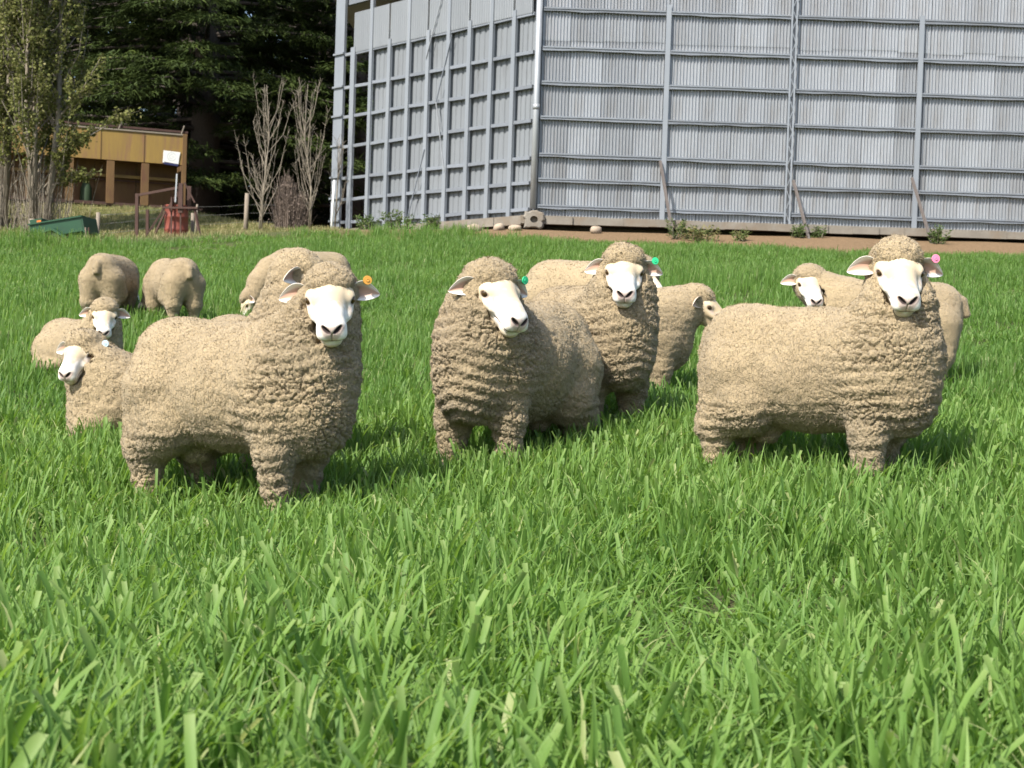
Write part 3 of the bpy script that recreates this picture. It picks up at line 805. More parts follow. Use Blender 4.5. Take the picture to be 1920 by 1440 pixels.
def trailer():
    t = empty("box_trailer", (-11.30, 37.7, gz(-11.30, 37.7) - 0.12), 0); tag(t, "small green box trailer tipped nose down in the grass by the poplar", "trailer")
    tl = Matrix.Rotation(R(-11), 4, 'Y'); O = Vector((0, 0, 0))
    z = lambda v: v
    def bx(c, s, nm, m=M_GRN, par=None):
        mb = MB(); mb.box(c, s)
        mb.v = [tuple(tl @ Vector(p)) for p in mb.v]
        return mb.build(nm, m, par or t)
    bx((0.0, -0.62, 0.58), (1.30, 0.04, 0.36), "side_panel"); bx((0.0, 0.62, 0.58), (1.30, 0.04, 0.36), "side_panel")
    bx((0.0, -0.645, 0.765), (1.34, 0.07, 0.035), "top_rail"); bx((0.0, 0.645, 0.765), (1.34, 0.07, 0.035), "top_rail")
    bx((-0.64, 0, 0.58), (0.04, 1.2, 0.36), "front_panel"); bx((0.665, 0, 0.57), (0.04, 1.28, 0.42), "tailgate")
    bx((0.0, 0, 0.40), (1.26, 1.2, 0.03), "floor_panel"); bx((0.05, 0, 0.34), (1.2, 0.9, 0.07), "chassis")
    bx((-0.50, -0.15, 0.84), (0.30, 0.8, 0.09), "tool_lid"); bx((-0.40, -0.60, 0.81), (0.10, 0.05, 0.04), "reflector", pmat("orange_reflector", (0.65, 0.16, 0.03), rough=0.3))
    MB().bar((-0.6, 0, 0.25), (-1.5, 0, 0.10), 0.08, 0.08).build("drawbar", M_GRN, t)
    for s in (-1, 1):
        y0 = s * 0.80
        mg = MB(); w0 = 0.26
        prof = [(-0.58, 0.16), (-0.44, 0.46), (-0.10, 0.54), (0.24, 0.30)]
        for k in range(3):
            p, q = prof[k], prof[k + 1]
            mg.bar((p[0], y0, p[1]), (q[0], y0, q[1]), w0, 0.02, (0, 0, 1))
        mg.prism([(-0.58, 0.16), (-0.44, 0.46), (-0.10, 0.54), (0.24, 0.30), (0.20, 0.30), (-0.12, 0.485), (-0.41, 0.415), (-0.53, 0.16)], y0 + s * 0.115, y0 + s * 0.132)
        mg.build("mudguard", M_GRN, t)
        wh = empty("wheel", (-0.17, y0, 0.20)); wh.parent = t
        MB().lathe([(0.17, -0.07), (0.24, -0.085), (0.275, -0.06), (0.285, 0), (0.275, 0.06), (0.24, 0.085), (0.17, 0.07)], 24, (0, 0, 0), 'y').build("tyre", M_TYRE, wh)
        MB().lathe([(0.001, -0.03 * -s), (0.05, -0.05 * -s), (0.13, -0.03 * -s), (0.172, -0.06 * -s)], 20, (0, 0, 0), 'y').build("rim", M_RUST, wh)
    for x, m_ in ((0.70, M_RUST), (0.62, M_OLDWOOD)):
        MB().bar((x, -0.66, 0.60), (x + .02, -0.66, 0.05), 0.03, 0.03).build("prop_stand", m_, t)
trailer()

def posts():
    def wood(name, x, y, h, r, label, m, cat="post", lean=0.0, grp=None):
        z = gz(x, y)
        mb = MB().tube([(0, 0, -0.3), (lean * .5, 0, h * .5), (lean, 0.0, h)], [r * 1.05, r, r * .92], 9)
        o = mb.build(name, m, None, (x, y, z)); tag(o, label, cat, grp); return o
    wood("wooden_post", -12.42, 38.3, 0.72, 0.085, "stout old wooden post in front of the poplar's bare suckers", M_OLDWOOD, lean=0.02)
    wood("marker_post", -4.68, 37.7, 4.70 - gz(-4.68, 37.7), 0.028, "thin white post standing left of the open barn corner", M_WHITE, lean=0.04)
    wood("wooden_post", -8.13, 37.5, 3.74 - gz(-8.13, 37.5), 0.05, "pale post just behind the red drum", M_OLDWOOD)
    f = empty("wire_fence", (-10.94, 39.0, gz(-10.94, 39.0))); tag(f, "old post and wire fence running from the green trailer to the bare saplings", "fence")
    O = Vector(f.location); tops = []
    for (x, y, h, r) in ((-10.94, 39.0, 0.86, 0.06), (-9.9, 40.0, 0.8, 0.03), (-8.8, 41.0, 0.85, 0.03), (-7.62, 42.0, 1.10, 0.07), (-5.9, 42.6, 1.0, 0.04)):
        p = Vector((x, y, gz(x, y))); MB().tube([p - O - Vector((0, 0, .3)), p - O + Vector((0.02, 0, h))], [r, r * .9], 7).build("post", M_OLDWOOD, f); tops.append(p - O)
    for hz in (0.30, 0.55, 0.78):
        pts = []
        for i in range(len(tops) - 1):
            a, c = tops[i], tops[i + 1]
            pts += [a + Vector((0, 0, hz)), (a + c) / 2 + Vector((0, 0, hz - .02))]
        pts.append(tops[-1] + Vector((0, 0, hz)))
        MB().tube(pts, 0.004, 4).build("wire", M_WIRE, f)
    # low concrete edging in the pasture behind the drum
    mb = MB().box((0, 0, 0.03), (3.0, 0.5, 0.16))
    o = mb.build("path", M_CONC, None, (-9.75, 38.6, gz(-9.75, 38.6)), (0, -0.01, 0)); tag(o, kind='structure')
posts()

# ------------------------------------------------------------------ sheep
def smin(a, b, k):
    h = np.clip(0.5 + 0.5 * (b - a) / k, 0, 1)
    return b + (a - b) * h - k * h * (1 - h)
def smax(a, b, k): return -smin(-a, -b, k)
def s_ell(p, c, r, M=None):
    q = p - np.asarray(c, np.float32)
    if M is not None: q = q @ M
    r = np.asarray(r, np.float32)
    k0 = np.sqrt(((q / r) ** 2).sum(-1)); k1 = np.sqrt(((q / (r * r)) ** 2).sum(-1)) + 1e-6
    return k0 * (k0 - 1) / k1
def s_cap(p, a, b, r1, r2):
    a = np.asarray(a, np.float32); b = np.asarray(b, np.float32); ab = b - a
    q = p - a
    h = np.clip((q @ ab) / max(float(ab @ ab), 1e-9), 0, 1)
    return np.sqrt(((q - h[..., None] * ab) ** 2).sum(-1)) - (r1 + (r2 - r1) * h)

def surface_net(sdf, lo, hi, h):
    """mesh of the zero level of sdf: coarse pass first, fine samples only near the surface"""
    lo = np.asarray(lo, np.float32); hi = np.asarray(hi, np.float32); q = 4
    nb = np.ceil((hi - lo) / (h * q)).astype(int)
    ax = [lo[i] + (np.arange(nb[i]) + 0.5) * h * q - h * 0.5 for i in range(3)]
    C = np.stack(np.meshgrid(*ax, indexing='ij'), -1).astype(np.float32)
    Fc = sdf(C.reshape(-1, 3)).reshape(nb)
    F = np.repeat(np.repeat(np.repeat(Fc, q, 0), q, 1), q, 2)
    act = np.abs(Fc) < h * q * 1.9
    bi = np.argwhere(act)
    off = np.stack(np.meshgrid(*[np.arange(q)] * 3, indexing='ij'), -1).reshape(-1, 3)
    ii = (bi[:, None, :] * q + off[None]).reshape(-1, 3)
    F[ii[:, 0], ii[:, 1], ii[:, 2]] = sdf((lo + ii * h).astype(np.float32))
    S = F < 0
    nx, ny, nz = F.shape
    cs = np.zeros((nx - 1, ny - 1, nz - 1), np.int8)
    for a in (0, 1):
        for b in (0, 1):
            for c in (0, 1): cs += S[a:nx - 1 + a, b:ny - 1 + b, c:nz - 1 + c]
    cell = np.argwhere((cs > 0) & (cs < 8))
    vid = -np.ones(cs.shape, np.int64); vid[cell[:, 0], cell[:, 1], cell[:, 2]] = np.arange(len(cell))
    acc = np.zeros((len(cell), 3), np.float32); cnt = np.zeros(len(cell), np.float32)
    cor = [(a, b, c) for a in (0, 1) for b in (0, 1) for c in (0, 1)]
    val = {k: F[cell[:, 0] + k[0], cell[:, 1] + k[1], cell[:, 2] + k[2]] for k in cor}
    for k in cor:
        for d in range(3):
            if k[d] == 0:
                k2 = list(k); k2[d] = 1; k2 = tuple(k2)
                x = (val[k] < 0) != (val[k2] < 0)
                t = np.where(x, val[k] / (val[k] - val[k2] + 1e-12), 0)
                p = np.array(k, np.float32)[None].repeat(len(cell), 0); p[:, d] = t
                acc += p * x[:, None]; cnt += x
    V = lo + (cell + acc / np.maximum(cnt, 1)[:, None]) * h
    Fs = []
    for d in range(3):
        sl0 = [slice(1, -1)] * 3; sl1 = [slice(1, -1)] * 3
        sl0[d] = slice(0, -1); sl1[d] = slice(1, None)
        A = S[tuple(sl0)]; B = S[tuple(sl1)]
        e = np.argwhere(A != B)
        base = e.copy()
        for o in range(3):
            if o != d: base[:, o] += 1
        flip = A[e[:, 0], e[:, 1], e[:, 2]]
        o1, o2 = [(1, 2), (2, 0), (0, 1)][d]
        def at(a, b):
            t = base.copy(); t[:, o1] -= a; t[:, o2] -= b
            return vid[t[:, 0], t[:, 1], t[:, 2]]
        quad = np.stack([at(1, 1), at(0, 1), at(0, 0), at(1, 0)], -1)
        quad[~flip] = quad[~flip][:, ::-1]
        Fs.append(quad)
    Fq = np.concatenate(Fs)
    return V, Fq[(Fq >= 0).all(1)]

def sdf_grad(sdf, V, e=0.004):
    k = np.array([[1, -1, -1], [-1, -1, 1], [-1, 1, -1], [1, 1, 1]], np.float32)
    g = 0
    for s in k: g = g + s[None] * sdf((V + s * e).astype(np.float32))[:, None]
    return g / (np.linalg.norm(g, axis=1, keepdims=True) + 1e-9)

def wool_material():
    m = bpy.data.materials.new("fleece"); m.use_nodes = True
    nt = m.node_tree; L = nt.links.new; b = nt.nodes["Principled BSDF"]
    b.inputs["Roughness"].default_value = 0.95; b.inputs["Specular IOR Level"].default_value = 0.08
    b.inputs["Sheen Weight"].default_value = 0.15; b.inputs["Sheen Roughness"].default_value = 0.6
    at = N(nt, "ShaderNodeAttribute", attribute_name="tint")
    fo = N(nt, "ShaderNodeAttribute", attribute_name="fold")
    tc = N(nt, "ShaderNodeTexCoord")
    n1 = N(nt, "ShaderNodeTexNoise", i_Scale=110.0, i_Detail=4.0, i_Roughness=0.7); L(tc.outputs["Object"], n1.inputs["Vector"])
    mr = N(nt, "ShaderNodeMapRange"); mr.inputs[1].default_value = 0.3; mr.inputs[2].default_value = 0.7; mr.inputs[3].default_value = 0.90; mr.inputs[4].default_value = 1.09
    L(n1.outputs[0], mr.inputs[0])
    hs = N(nt, "ShaderNodeHueSaturation"); L(at.outputs["Color"], hs.inputs["Color"]); L(mr.outputs[0], hs.inputs["Value"])
    L(hs.outputs[0], b.inputs["Base Color"])
    # staples: parted fleece, cells warped by noise
    nw = N(nt, "ShaderNodeTexNoise", i_Scale=14.0, i_Detail=3.0); L(tc.outputs["Object"], nw.inputs["Vector"])
    wv = N(nt, "ShaderNodeVectorMath", operation='MULTIPLY_ADD'); wv.inputs[1].default_value = (0.06, 0.06, 0.06)
    L(nw.outputs["Color"], wv.inputs[0]); L(tc.outputs["Object"], wv.inputs[2])
    mp = N(nt, "ShaderNodeMapping"); mp.inputs["Scale"].default_value = (1.25, 1.25, 0.75); L(wv.outputs[0], mp.inputs["Vector"])
    vo = N(nt, "ShaderNodeTexVoronoi", feature='DISTANCE_TO_EDGE', i_Scale=62.0); L(mp.outputs[0], vo.inputs["Vector"])
    v1 = N(nt, "ShaderNodeMapRange"); v1.inputs[1].default_value = 0.0; v1.inputs[2].default_value = 0.12; L(vo.outputs["Distance"], v1.inputs[0])
    n2 = N(nt, "ShaderNodeTexNoise", i_Scale=240.0, i_Detail=3.0, i_Roughness=0.7); L(tc.outputs["Object"], n2.inputs["Vector"])
    b1 = N(nt, "ShaderNodeBump"); b1.inputs["Strength"].default_value = 0.65; b1.inputs["Distance"].default_value = 0.006
    L(v1.outputs[0], b1.inputs["Height"])
    b2 = N(nt, "ShaderNodeBump"); b2.inputs["Strength"].default_value = 0.75; b2.inputs["Distance"].default_value = 0.004
    L(n2.outputs[0], b2.inputs["Height"]); L(b1.outputs[0], b2.inputs["Normal"]); L(b2.outputs[0], b.inputs["Normal"])
    return m

def skin_material():
    m = bpy.data.materials.new("short_face_hair"); m.use_nodes = True
    nt = m.node_tree; L = nt.links.new; b = nt.nodes["Principled BSDF"]
    b.inputs["Roughness"].default_value = 0.75; b.inputs["Specular IOR Level"].default_value = 0.2
    b.inputs["Sheen Weight"].default_value = 0.1
    at = N(nt, "ShaderNodeAttribute", attribute_name="tint"); L(at.outputs["Color"], b.inputs["Base Color"])
    tc = N(nt, "ShaderNodeTexCoord")
    n2 = N(nt, "ShaderNodeTexNoise", i_Scale=260.0, i_Detail=3.0); L(tc.outputs["Object"], n2.inputs["Vector"])
    b2 = N(nt, "ShaderNodeBump"); b2.inputs["Strength"].default_value = 0.35; b2.inputs["Distance"].default_value = 0.003
    L(n2.outputs[0], b2.inputs["Height"]); L(b2.outputs[0], b.inputs["Normal"])
    return m

M_WOOL = wool_material(); M_FACE = skin_material()
M_HOOF = pmat("dark_hoof", (0.05, 0.045, 0.04), rough=0.5)
def eye_material():
    m = pmat("eye", (0.03, 0.018, 0.008), (0.06, 0.035, 0.012), 60, 0.08)
    return m
M_EYE = eye_material()

def head_frame(yaw, pitch, roll=0.0):
    """columns: X along the face to the muzzle, Y left, Z top of the face"""
    M = Matrix.Rotation(yaw, 3, 'Z') @ Matrix.Rotation(pitch, 3, 'Y') @ Matrix.Rotation(roll, 3, 'X')
    return np.array(M, dtype=np.float32)

def make_sheep(name, label, x, y, yaw, h=0.009, scale=1.0, head=(0.50, 0, 0.99), hyaw=0.0, hpitch=50, hroll=0.0, pose='stand',
               ctrl=None, ram=True, legs=None, ear_up=-0.06, tag_col=None, tag_side=-1, seed=1, fat=1.0, dz=0.0, wool=(0.312, 0.240, 0.142), folds=1.0, hs=1.0, ear_pitch=0.0, staples=16000, face_open=0.5, white=(0.79, 0.745, 0.685)):
    Hc = np.array(head, np.float32)
    Mh = head_frame(R(hyaw), R(hpitch), R(hroll))
    lie = pose == 'lie'
    bz = -0.355 if lie else 0.0
    f = fat
    leg = dict(fl=(0.0, 0.0), fr=(0.0, 0.0), hl=(0.0, 0.0), hr=(0.0, 0.0))
    leg.update(legs or {})
    if ctrl is None: ctrl = (0.43, Hc[1] * 0.3, 0.74 + bz)
    ctrl = np.array(ctrl, np.float32)
    n0 = np.array((0.26, 0, 0.60 + bz), np.float32)
    n3 = Hc + Mh @ np.array((-0.06, 0, -0.03), np.float32) * hs
    neck = [n0 * (1 - t) ** 2 + 2 * ctrl * t * (1 - t) + n3 * t * t for t in (0, 0.34, 0.67, 1.0)]
    fsc = hs * 1.17
    def HP(v): return Hc + Mh @ (np.array(v, np.float32) * hs)
    prim = []
    def E(c, r, k=0.07, M=None): prim.append(('e', np.array(c, np.float32), np.array(r, np.float32), M, k))
    def C(a, b, r1, r2, k=0.07): prim.append(('c', np.array(a, np.float32), np.array(b, np.float32), r1, r2, k))
    # trunk
    E((-0.05, 0, 0.525 + bz), (0.42, 0.258 * f, 0.283 * f))
    E((-0.34, 0, 0.560 + bz), (0.25, 0.245 * f, 0.275 * f))
    E((0.24, 0, 0.545 + bz), (0.27, 0.240 * f, 0.292 * f))
    E((0.40, 0, 0.500 + bz), (0.17, 0.19 * f, 0.255 * f))
    C((-0.43, 0, 0.675 + bz), (0.26, 0, 0.670 + bz), 0.165, 0.170)
    C((-0.585, 0, 0.70 + bz), (-0.622, 0, 0.600 + bz), 0.050, 0.038, 0.03)
    # neck, thick with wool
    rr = (0.240 * f, 0.194 * f, 0.150, 0.122 * hs) if ram else (0.225 * f, 0.180, 0.140, 0.115 * hs)
    for i in range(3): C(neck[i], neck[i + 1], rr[i], rr[i + 1], 0.09)
    if ram and not lie:                                                     # apron below the neck
        a = neck[1] + np.array((0.10, 0, -0.10), np.float32)
        E(a, (0.13, 0.155, 0.15), 0.09)
        E((0.45, 0, 0.43), (0.115, 0.14, 0.15), 0.08)
    # wool on the head
    E(HP((-0.070, 0, 0.0)), np.array((0.10, 0.118, 0.118)) * hs, 0.05, Mh)
    E(HP((-0.022, 0, 0.072)), np.array((0.092, 0.106, 0.064)) * hs, 0.03, Mh)
    E(HP((0.0, 0, -0.070)), np.array((0.105, 0.100, 0.072)) * hs, 0.05, Mh)
    # legs
    if not lie:
        for nm, sy in (('fl', 1), ('fr', -1)):
            dx, dy = leg[nm]
            C((0.30, sy * 0.12, 0.46), (0.30 + dx * 0.4, sy * 0.135 + dy * 0.5, 0.27), 0.13, 0.095, 0.06)
            C((0.30 + dx * 0.4, sy * 0.135 + dy * 0.5, 0.27), (0.30 + dx, sy * 0.135 + dy, 0.055), 0.090, 0.058, 0.03)
        for nm, sy in (('hl', 1), ('hr', -1)):
            dx, dy = leg[nm]
            C((-0.44, sy * 0.115, 0.52), (-0.445 + dx * 0.7, sy * 0.135 + dy * 0.8, 0.27), 0.150, 0.100, 0.06)
            C((-0.36, sy * 0.12, 0.50), (-0.30 + dx * 0.3, sy * 0.145 + dy * 0.4, 0.36), 0.165, 0.125, 0.06)
            C((-0.30 + dx * 0.3, sy * 0.145 + dy * 0.4, 0.36), (-0.43 + dx * 0.8, sy * 0.14 + dy * 0.8, 0.25), 0.13, 0.090, 0.06)
            C((-0.43 + dx * 0.8, sy * 0.14 + dy * 0.8, 0.25), (-0.42 + dx, sy * 0.14 + dy, 0.055), 0.082, 0.056, 0.03)
        if ram: C((-0.30, 0, 0.36), (-0.27, 0, 0.25), 0.06, 0.075, 0.03)
    else:
        for sy in (1, -1):
            E((-0.25, sy * 0.20, 0.20), (0.24, 0.12, 0.16), 0.06)
            C((-0.25, sy * 0.27, 0.09), (0.02, sy * 0.27, 0.06), 0.08, 0.05, 0.04)
            C((0.34, sy * 0.14, 0.18), (0.46, sy * 0.13, 0.07), 0.10, 0.065, 0.05)
            C((0.46, sy * 0.13, 0.07), (0.28, sy * 0.13, 0.045), 0.06, 0.045, 0.03)
    def sdf(p):
        d = None
        for q in prim:
            if q[0] == 'e': v = s_ell(p, q[1], q[2], q[3])
            else: v = s_cap(p, q[1], q[2], q[3], q[4])
            d = v if d is None else smin(d, v, q[-1])
        # open the fleece at the face
        ql = (p - Hc) @ Mh / fsc
        cut = s_ell(ql, (0.175, 0, -0.014), (0.135, 0.085, 0.068 + 0.016 * face_open)) * fsc
        for s in (1, -1): cut = smin(cut, s_ell(ql, (0.085, s * 0.084, 0.008), (0.050, 0.042, 0.034)) * fsc, 0.012 + 0.02 * face_open)
        cut = cut + 0.010 * vnoise(p * 38 + seed, 41) + 0.006 * vnoise(p * 90 + seed, 42)
        d = smax(d, -cut, 0.015)
        if not lie: d = smax(d, -s_cap(p, (-0.645, 0, 0.53), (-0.60, 0, 0.20), 0.045, 0.07), 0.035)
        if lie: d = smax(d, 0.01 - p[:, 2], 0.02)
        return d
    pts = np.array([q[1] for q in prim] + [q[2] for q in prim if q[0] == 'c'])
    lo = pts.min(0) - 0.30; hi = pts.max(0) + 0.30
    lo = np.maximum(lo, [-0.75, -0.62, -0.03]); 
    V, F = surface_net(sdf, lo, hi, h)
    nr = sdf_grad(sdf, V)
    V = V - nr * (sdf(V.astype(np.float32)) * 0.8)[:, None]
    # ---- fleece relief
    S3 = V + 7.3 * seed
    warp = np.stack([vnoise(S3 * 9, 1), vnoise(S3 * 9, 2), vnoise(S3 * 9, 3)], -1) * 0.022
    hd = np.linalg.norm((V - Hc), axis=1)
    front = sstep(0.02, 0.34, V[:, 0] + 0.12 * vnoise(S3 * 4, 9)) * (1 - sstep(0.10, 0.2, V[:, 2] - 0.55 - bz - np.maximum(0, V[:, 0] - 0.1) * 1.4))
    low = 1 - sstep(0.30, 0.44, V[:, 2] - bz)
    poll = 1 - sstep(0.13 * hs, 0.20 * hs, hd)
    fold = np.clip(np.maximum(front, low * 0.8), 0, 1) * (1 - poll) * folds
    q = V + warp
    f1, f2 = worley(np.stack([q[:, 0], q[:, 1], q[:, 2] * 1.7], -1) / 0.044 + seed * 11.3, seed)
    d1, d2 = worley(np.stack([q[:, 0], q[:, 1], q[:, 2] * 1.3], -1) / 0.022 + seed * 2.3, seed + 9)
    deepc = 0.35 + 0.65 * sstep(-0.35, 0.4, vnoise(S3 * 7, 33))
    crack = (1 - sstep(0.02, 0.15, f2 - f1)) * deepc * 1.15 + 0.40 * (1 - sstep(0.0, 0.22, d2 - d1))
    g1, g2 = worley(np.stack([q[:, 0] * 1.2, q[:, 1] * 1.2, q[:, 2] * 0.6], -1) / 0.026 + seed * 5.1, seed + 3)
    pore = 1 - sstep(0.0, 0.26, g2 - g1)
    c1, c2 = worley((V + warp * 0.3) / 0.021 + seed * 3.7, seed + 5)
    curl = 1 - np.clip(c1, 0, 1)
    big = (vnoise(S3 * 3.2, 4) * 0.010 + vnoise(S3 * 8, 5) * 0.005) * (1.0 if ram else 0.55)
    ridge = np.sin((V[:, 2] + 0.25 * np.abs(V[:, 1]) + 0.018 * vnoise(S3 * 7, 8)) * 2 * np.pi / 0.062)
    cz = min(1.0, (0.0085 / h) ** 1.5)
    disp = big + 0.004 * cz * vnoise(S3 * 26, 6)
    disp = disp + cz * fold * (0.005 - 0.013 * crack + 0.007 * ridge * (vnoise(S3 * 5, 12) * 0.5 + 0.5))
    disp = disp - cz * (1 - fold) * (1 - poll) * (0.0085 * pore * (0.45 + 0.55 * vnoise(S3 * 6, 7)))
    disp = disp + poll * (0.012 * curl - 0.004) + (1 - poll) * (1 - fold) * 0.002 * curl
    face_keep = sstep(0.0, 0.05, ((V - Hc) @ Mh)[:, 0] / hs - 0.02) * poll
    V = V + nr * (disp * (1 - 0.5 * face_keep))[:, None]
    tone = np.array(wool, np.float32)
    t = 1 + 0.10 * vnoise(S3 * 3.5, 21) + 0.07 * vnoise(S3 * 11, 22)
    tint = tone[None] * t[:, None]
    dust = sstep(0.1, 0.6, vnoise(S3 * 2.3, 23))[:, None]
    dust = dust * (0.22 if ram else 0.12)
    tint = tint * (1 - dust) + np.array((0.23, 0.175, 0.115), np.float32)[None] * dust
    grime = (front * 0.38 + 0.20 * low) * (0.55 + 0.45 * vnoise(S3 * 5, 24)) * (1 - poll)
    tint = tint * (1 - grime[:, None]) + np.array((0.198, 0.163, 0.110), np.float32) * grime[:, None] if ram else tint
    straw = (sstep(0.62, 0.72, vnoise(S3 * 55, 25)) * 0.35)[:, None]
    tint = tint * (1 - straw) + np.array((0.15, 0.12, 0.075), np.float32) * straw
    belly = (sstep(0.0, 0.5, -nr[:, 2]) * low)[:, None] * 0.35
    tint = tint * (1 - belly) + np.array((0.27, 0.22, 0.155), np.float32) * belly
    # ---- staple tips standing out of the fleece
    ns = int(staples)
    fa_ = np.linalg.norm(np.cross(V[F[:, 2]] - V[F[:, 0]], V[F[:, 3]] - V[F[:, 1]]), axis=1)
    rg = np.random.default_rng(100 + seed)
    fi = rg.choice(len(F), ns, p=fa_ / fa_.sum())
    bw = rg.random((ns, 2)).astype(np.float32)
    c4 = V[F[fi]]
    bp = (c4[:, 0] * (1 - bw[:, :1]) + c4[:, 1] * bw[:, :1]) * (1 - bw[:, 1:]) + (c4[:, 3] * (1 - bw[:, :1]) + c4[:, 2] * bw[:, :1]) * bw[:, 1:]
    bn = nr[F[fi, 0]]
    lk = bp * 1.0 + 3.1 * seed                                        # fibres of one lock lean the same way
    lean = np.stack([vnoise(lk * 46, 61), vnoise(lk * 46, 62), vnoise(lk * 46, 63)], -1) * 1.5
    lean = lean + rg.normal(0, 0.30, (ns, 3)).astype(np.float32) + np.array((0, 0, -0.30), np.float32)
    bd = bn * 0.8 + lean; bd /= np.linalg.norm(bd, axis=1, keepdims=True)
    t1 = np.cross(bd, bn); t1 /= np.linalg.norm(t1, axis=1, keepdims=True) + 1e-6
    inface = s_ell(((bp - Hc) @ Mh / fsc).astype(np.float32), (0.12, 0, -0.005), (0.15, 0.085, 0.08)) > 0.0
    sz = (rg.uniform(0.6, 1.4, ns) * h * 0.24 * inface)[:, None]
    hg = (rg.uniform(0.5, 1.3, ns) * (0.0095 + 0.004 * poll[F[fi, 0]]) * inface)[:, None]
    b0 = bp - bn * 0.0015
    SV = np.stack([b0 - t1 * sz, b0 + t1 * sz, bp + bd * hg], 1).reshape(-1, 3)
    SF = np.arange(ns * 3).reshape(-1, 3)
    ST = np.repeat(tint[F[fi, 0]] * rg.uniform(0.85, 1.17, (ns, 1)), 3, 0)
    # ---- face
    NA = {s: np.array([[1, 0, 0], [0, .76, .65 * s], [0, -.65 * s, .76]], np.float32).T for s in (1, -1)}
    EA = {s: np.array(Matrix.Rotation(R(s * -32), 3, 'Z'), dtype=np.float32) for s in (1, -1)}
    def mouth_z(p): return -0.049 + 0.10 * np.abs(p[:, 1]) + 0.10 * np.maximum(0.22 - p[:, 0], 0)
    def fsdf(p):
        d = s_ell(p, (0.0, 0, 0.0), (0.105, 0.086, 0.080))
        d = smin(d, s_cap(p, (0.03, 0, -0.002), (0.205, 0, -0.014), 0.062, 0.046), 0.04)
        d = smin(d, s_cap(p, (0.0, 0, 0.036), (0.185, 0, 0.018), 0.042, 0.033), 0.035)
        d = smin(d, s_cap(p, (-0.01, 0, -0.058), (0.180, 0, -0.058), 0.056, 0.032), 0.04)
        d = smin(d, s_ell(p, (0.228, 0, -0.012), (0.034, 0.047, 0.042)), 0.03)
        d = smin(d, s_ell(p, (0.206, 0, -0.068), (0.040, 0.036, 0.025)), 0.012)
        for s in (1, -1):
            d = smin(d, s_ell(p, (0.050, s * 0.064, 0.020), (0.032, 0.019, 0.019)), 0.025)        # brow and lids
            d = smin(d, s_ell(p, (0.095, s * 0.058, -0.016), (0.05, 0.018, 0.016)), 0.025)       # cheek bone
            d = smax(d, -s_ell(p, (0.072, s * 0.090, 0.017), (0.0215, 0.020, 0.0125), EA[s]), 0.006)  # eye opening
            d = smin(d, s_ell(p, (0.238, s * 0.028, -0.030), (0.022, 0.022, 0.022)), 0.015)      # upper lip
            d = smax(d, -s_ell(p, (0.262, s * 0.021, 0.004), (0.024, 0.019, 0.0062), NA[s]), 0.005)  # nostril
        m = np.maximum(np.abs(p[:, 2] - mouth_z(p)) - 0.003, 0.140 - p[:, 0])
        core = s_ell(p, (0.17, 0, -0.05), (0.078, 0.032, 0.03))
        d = smax(d, -np.maximum(m, -core), 0.004)                                               # mouth line
        d = smax(d, -np.maximum(np.abs(p[:, 1]) - 0.0016, np.maximum(0.25 - p[:, 0], np.maximum(p[:, 2] + 0.008, -0.048 - p[:, 2]))), 0.004)
        return d
    hh = min(h * 0.62, 0.0055)
    V2, F2 = surface_net(fsdf, (-0.13, -0.12, -0.13), (0.295, 0.12, 0.12), hh)
    n2 = sdf_grad(fsdf, V2, 0.003)
    V2 = V2 - n2 * (fsdf(V2.astype(np.float32)) * 0.8)[:, None]
    white = np.array(white, np.float32); cream = np.array((0.66, 0.53, 0.36), np.float32)
    pink = np.array((0.52, 0.37, 0.32), np.float32); dark = np.array((0.045, 0.03, 0.028), np.float32)
    c = np.repeat(white[None], len(V2), 0)
    def blend(c, col, wgt): return c * (1 - wgt[:, None]) + col[None] * wgt[:, None]
    c = blend(c, cream, (1 - sstep(-0.01, 0.06, V2[:, 0] - 0.5 * np.abs(V2[:, 1]))) * 0.8)
    ct = s_ell(V2.astype(np.float32), (0.175, 0, -0.014), (0.135, 0.085, 0.068 + 0.016 * face_open))
    for s in (1, -1): ct = np.minimum(ct, s_ell(V2.astype(np.float32), (0.085, s * 0.084, 0.008), (0.050, 0.042, 0.034)))
    rim = sstep(-0.030, -0.002, ct + 0.008 * vnoise(V2 * 70 + seed, 44))
    c = blend(c, np.array(wool, np.float32) * 1.35, rim * 0.85)
    edge_n = 0.02 * vnoise(V2 * 45 + seed, 43)
    c = blend(c, cream, sstep(0.058, 0.085, np.abs(V2[:, 1]) + 0.6 * (0.05 - V2[:, 0]) + edge_n) * 0.55)
    c = blend(c, cream, (1 - sstep(0.045, 0.10, V2[:, 0] + edge_n)) * sstep(0.02, 0.05, V2[:, 2]) * (0.75 - 0.4 * face_open))
    c = blend(c, cream, (1 - sstep(-0.085, -0.05, V2[:, 2])) * 0.35)
    mot = vnoise(V2 * 60 + seed, 31)
    c = blend(c, np.array((0.62, 0.50, 0.42), np.float32), sstep(0.45, 0.75, mot) * 0.35)
    nose = sstep(0.226, 0.246, V2[:, 0]) * (1 - sstep(0.012, 0.024, np.abs(V2[:, 1]) - 0.75 * np.clip(V2[:, 2] + 0.035, 0, 1))) * (1 - sstep(0.012, 0.022, V2[:, 2])) * sstep(-0.05, -0.035, V2[:, 2])
    c = blend(c, pink, nose * 0.75)
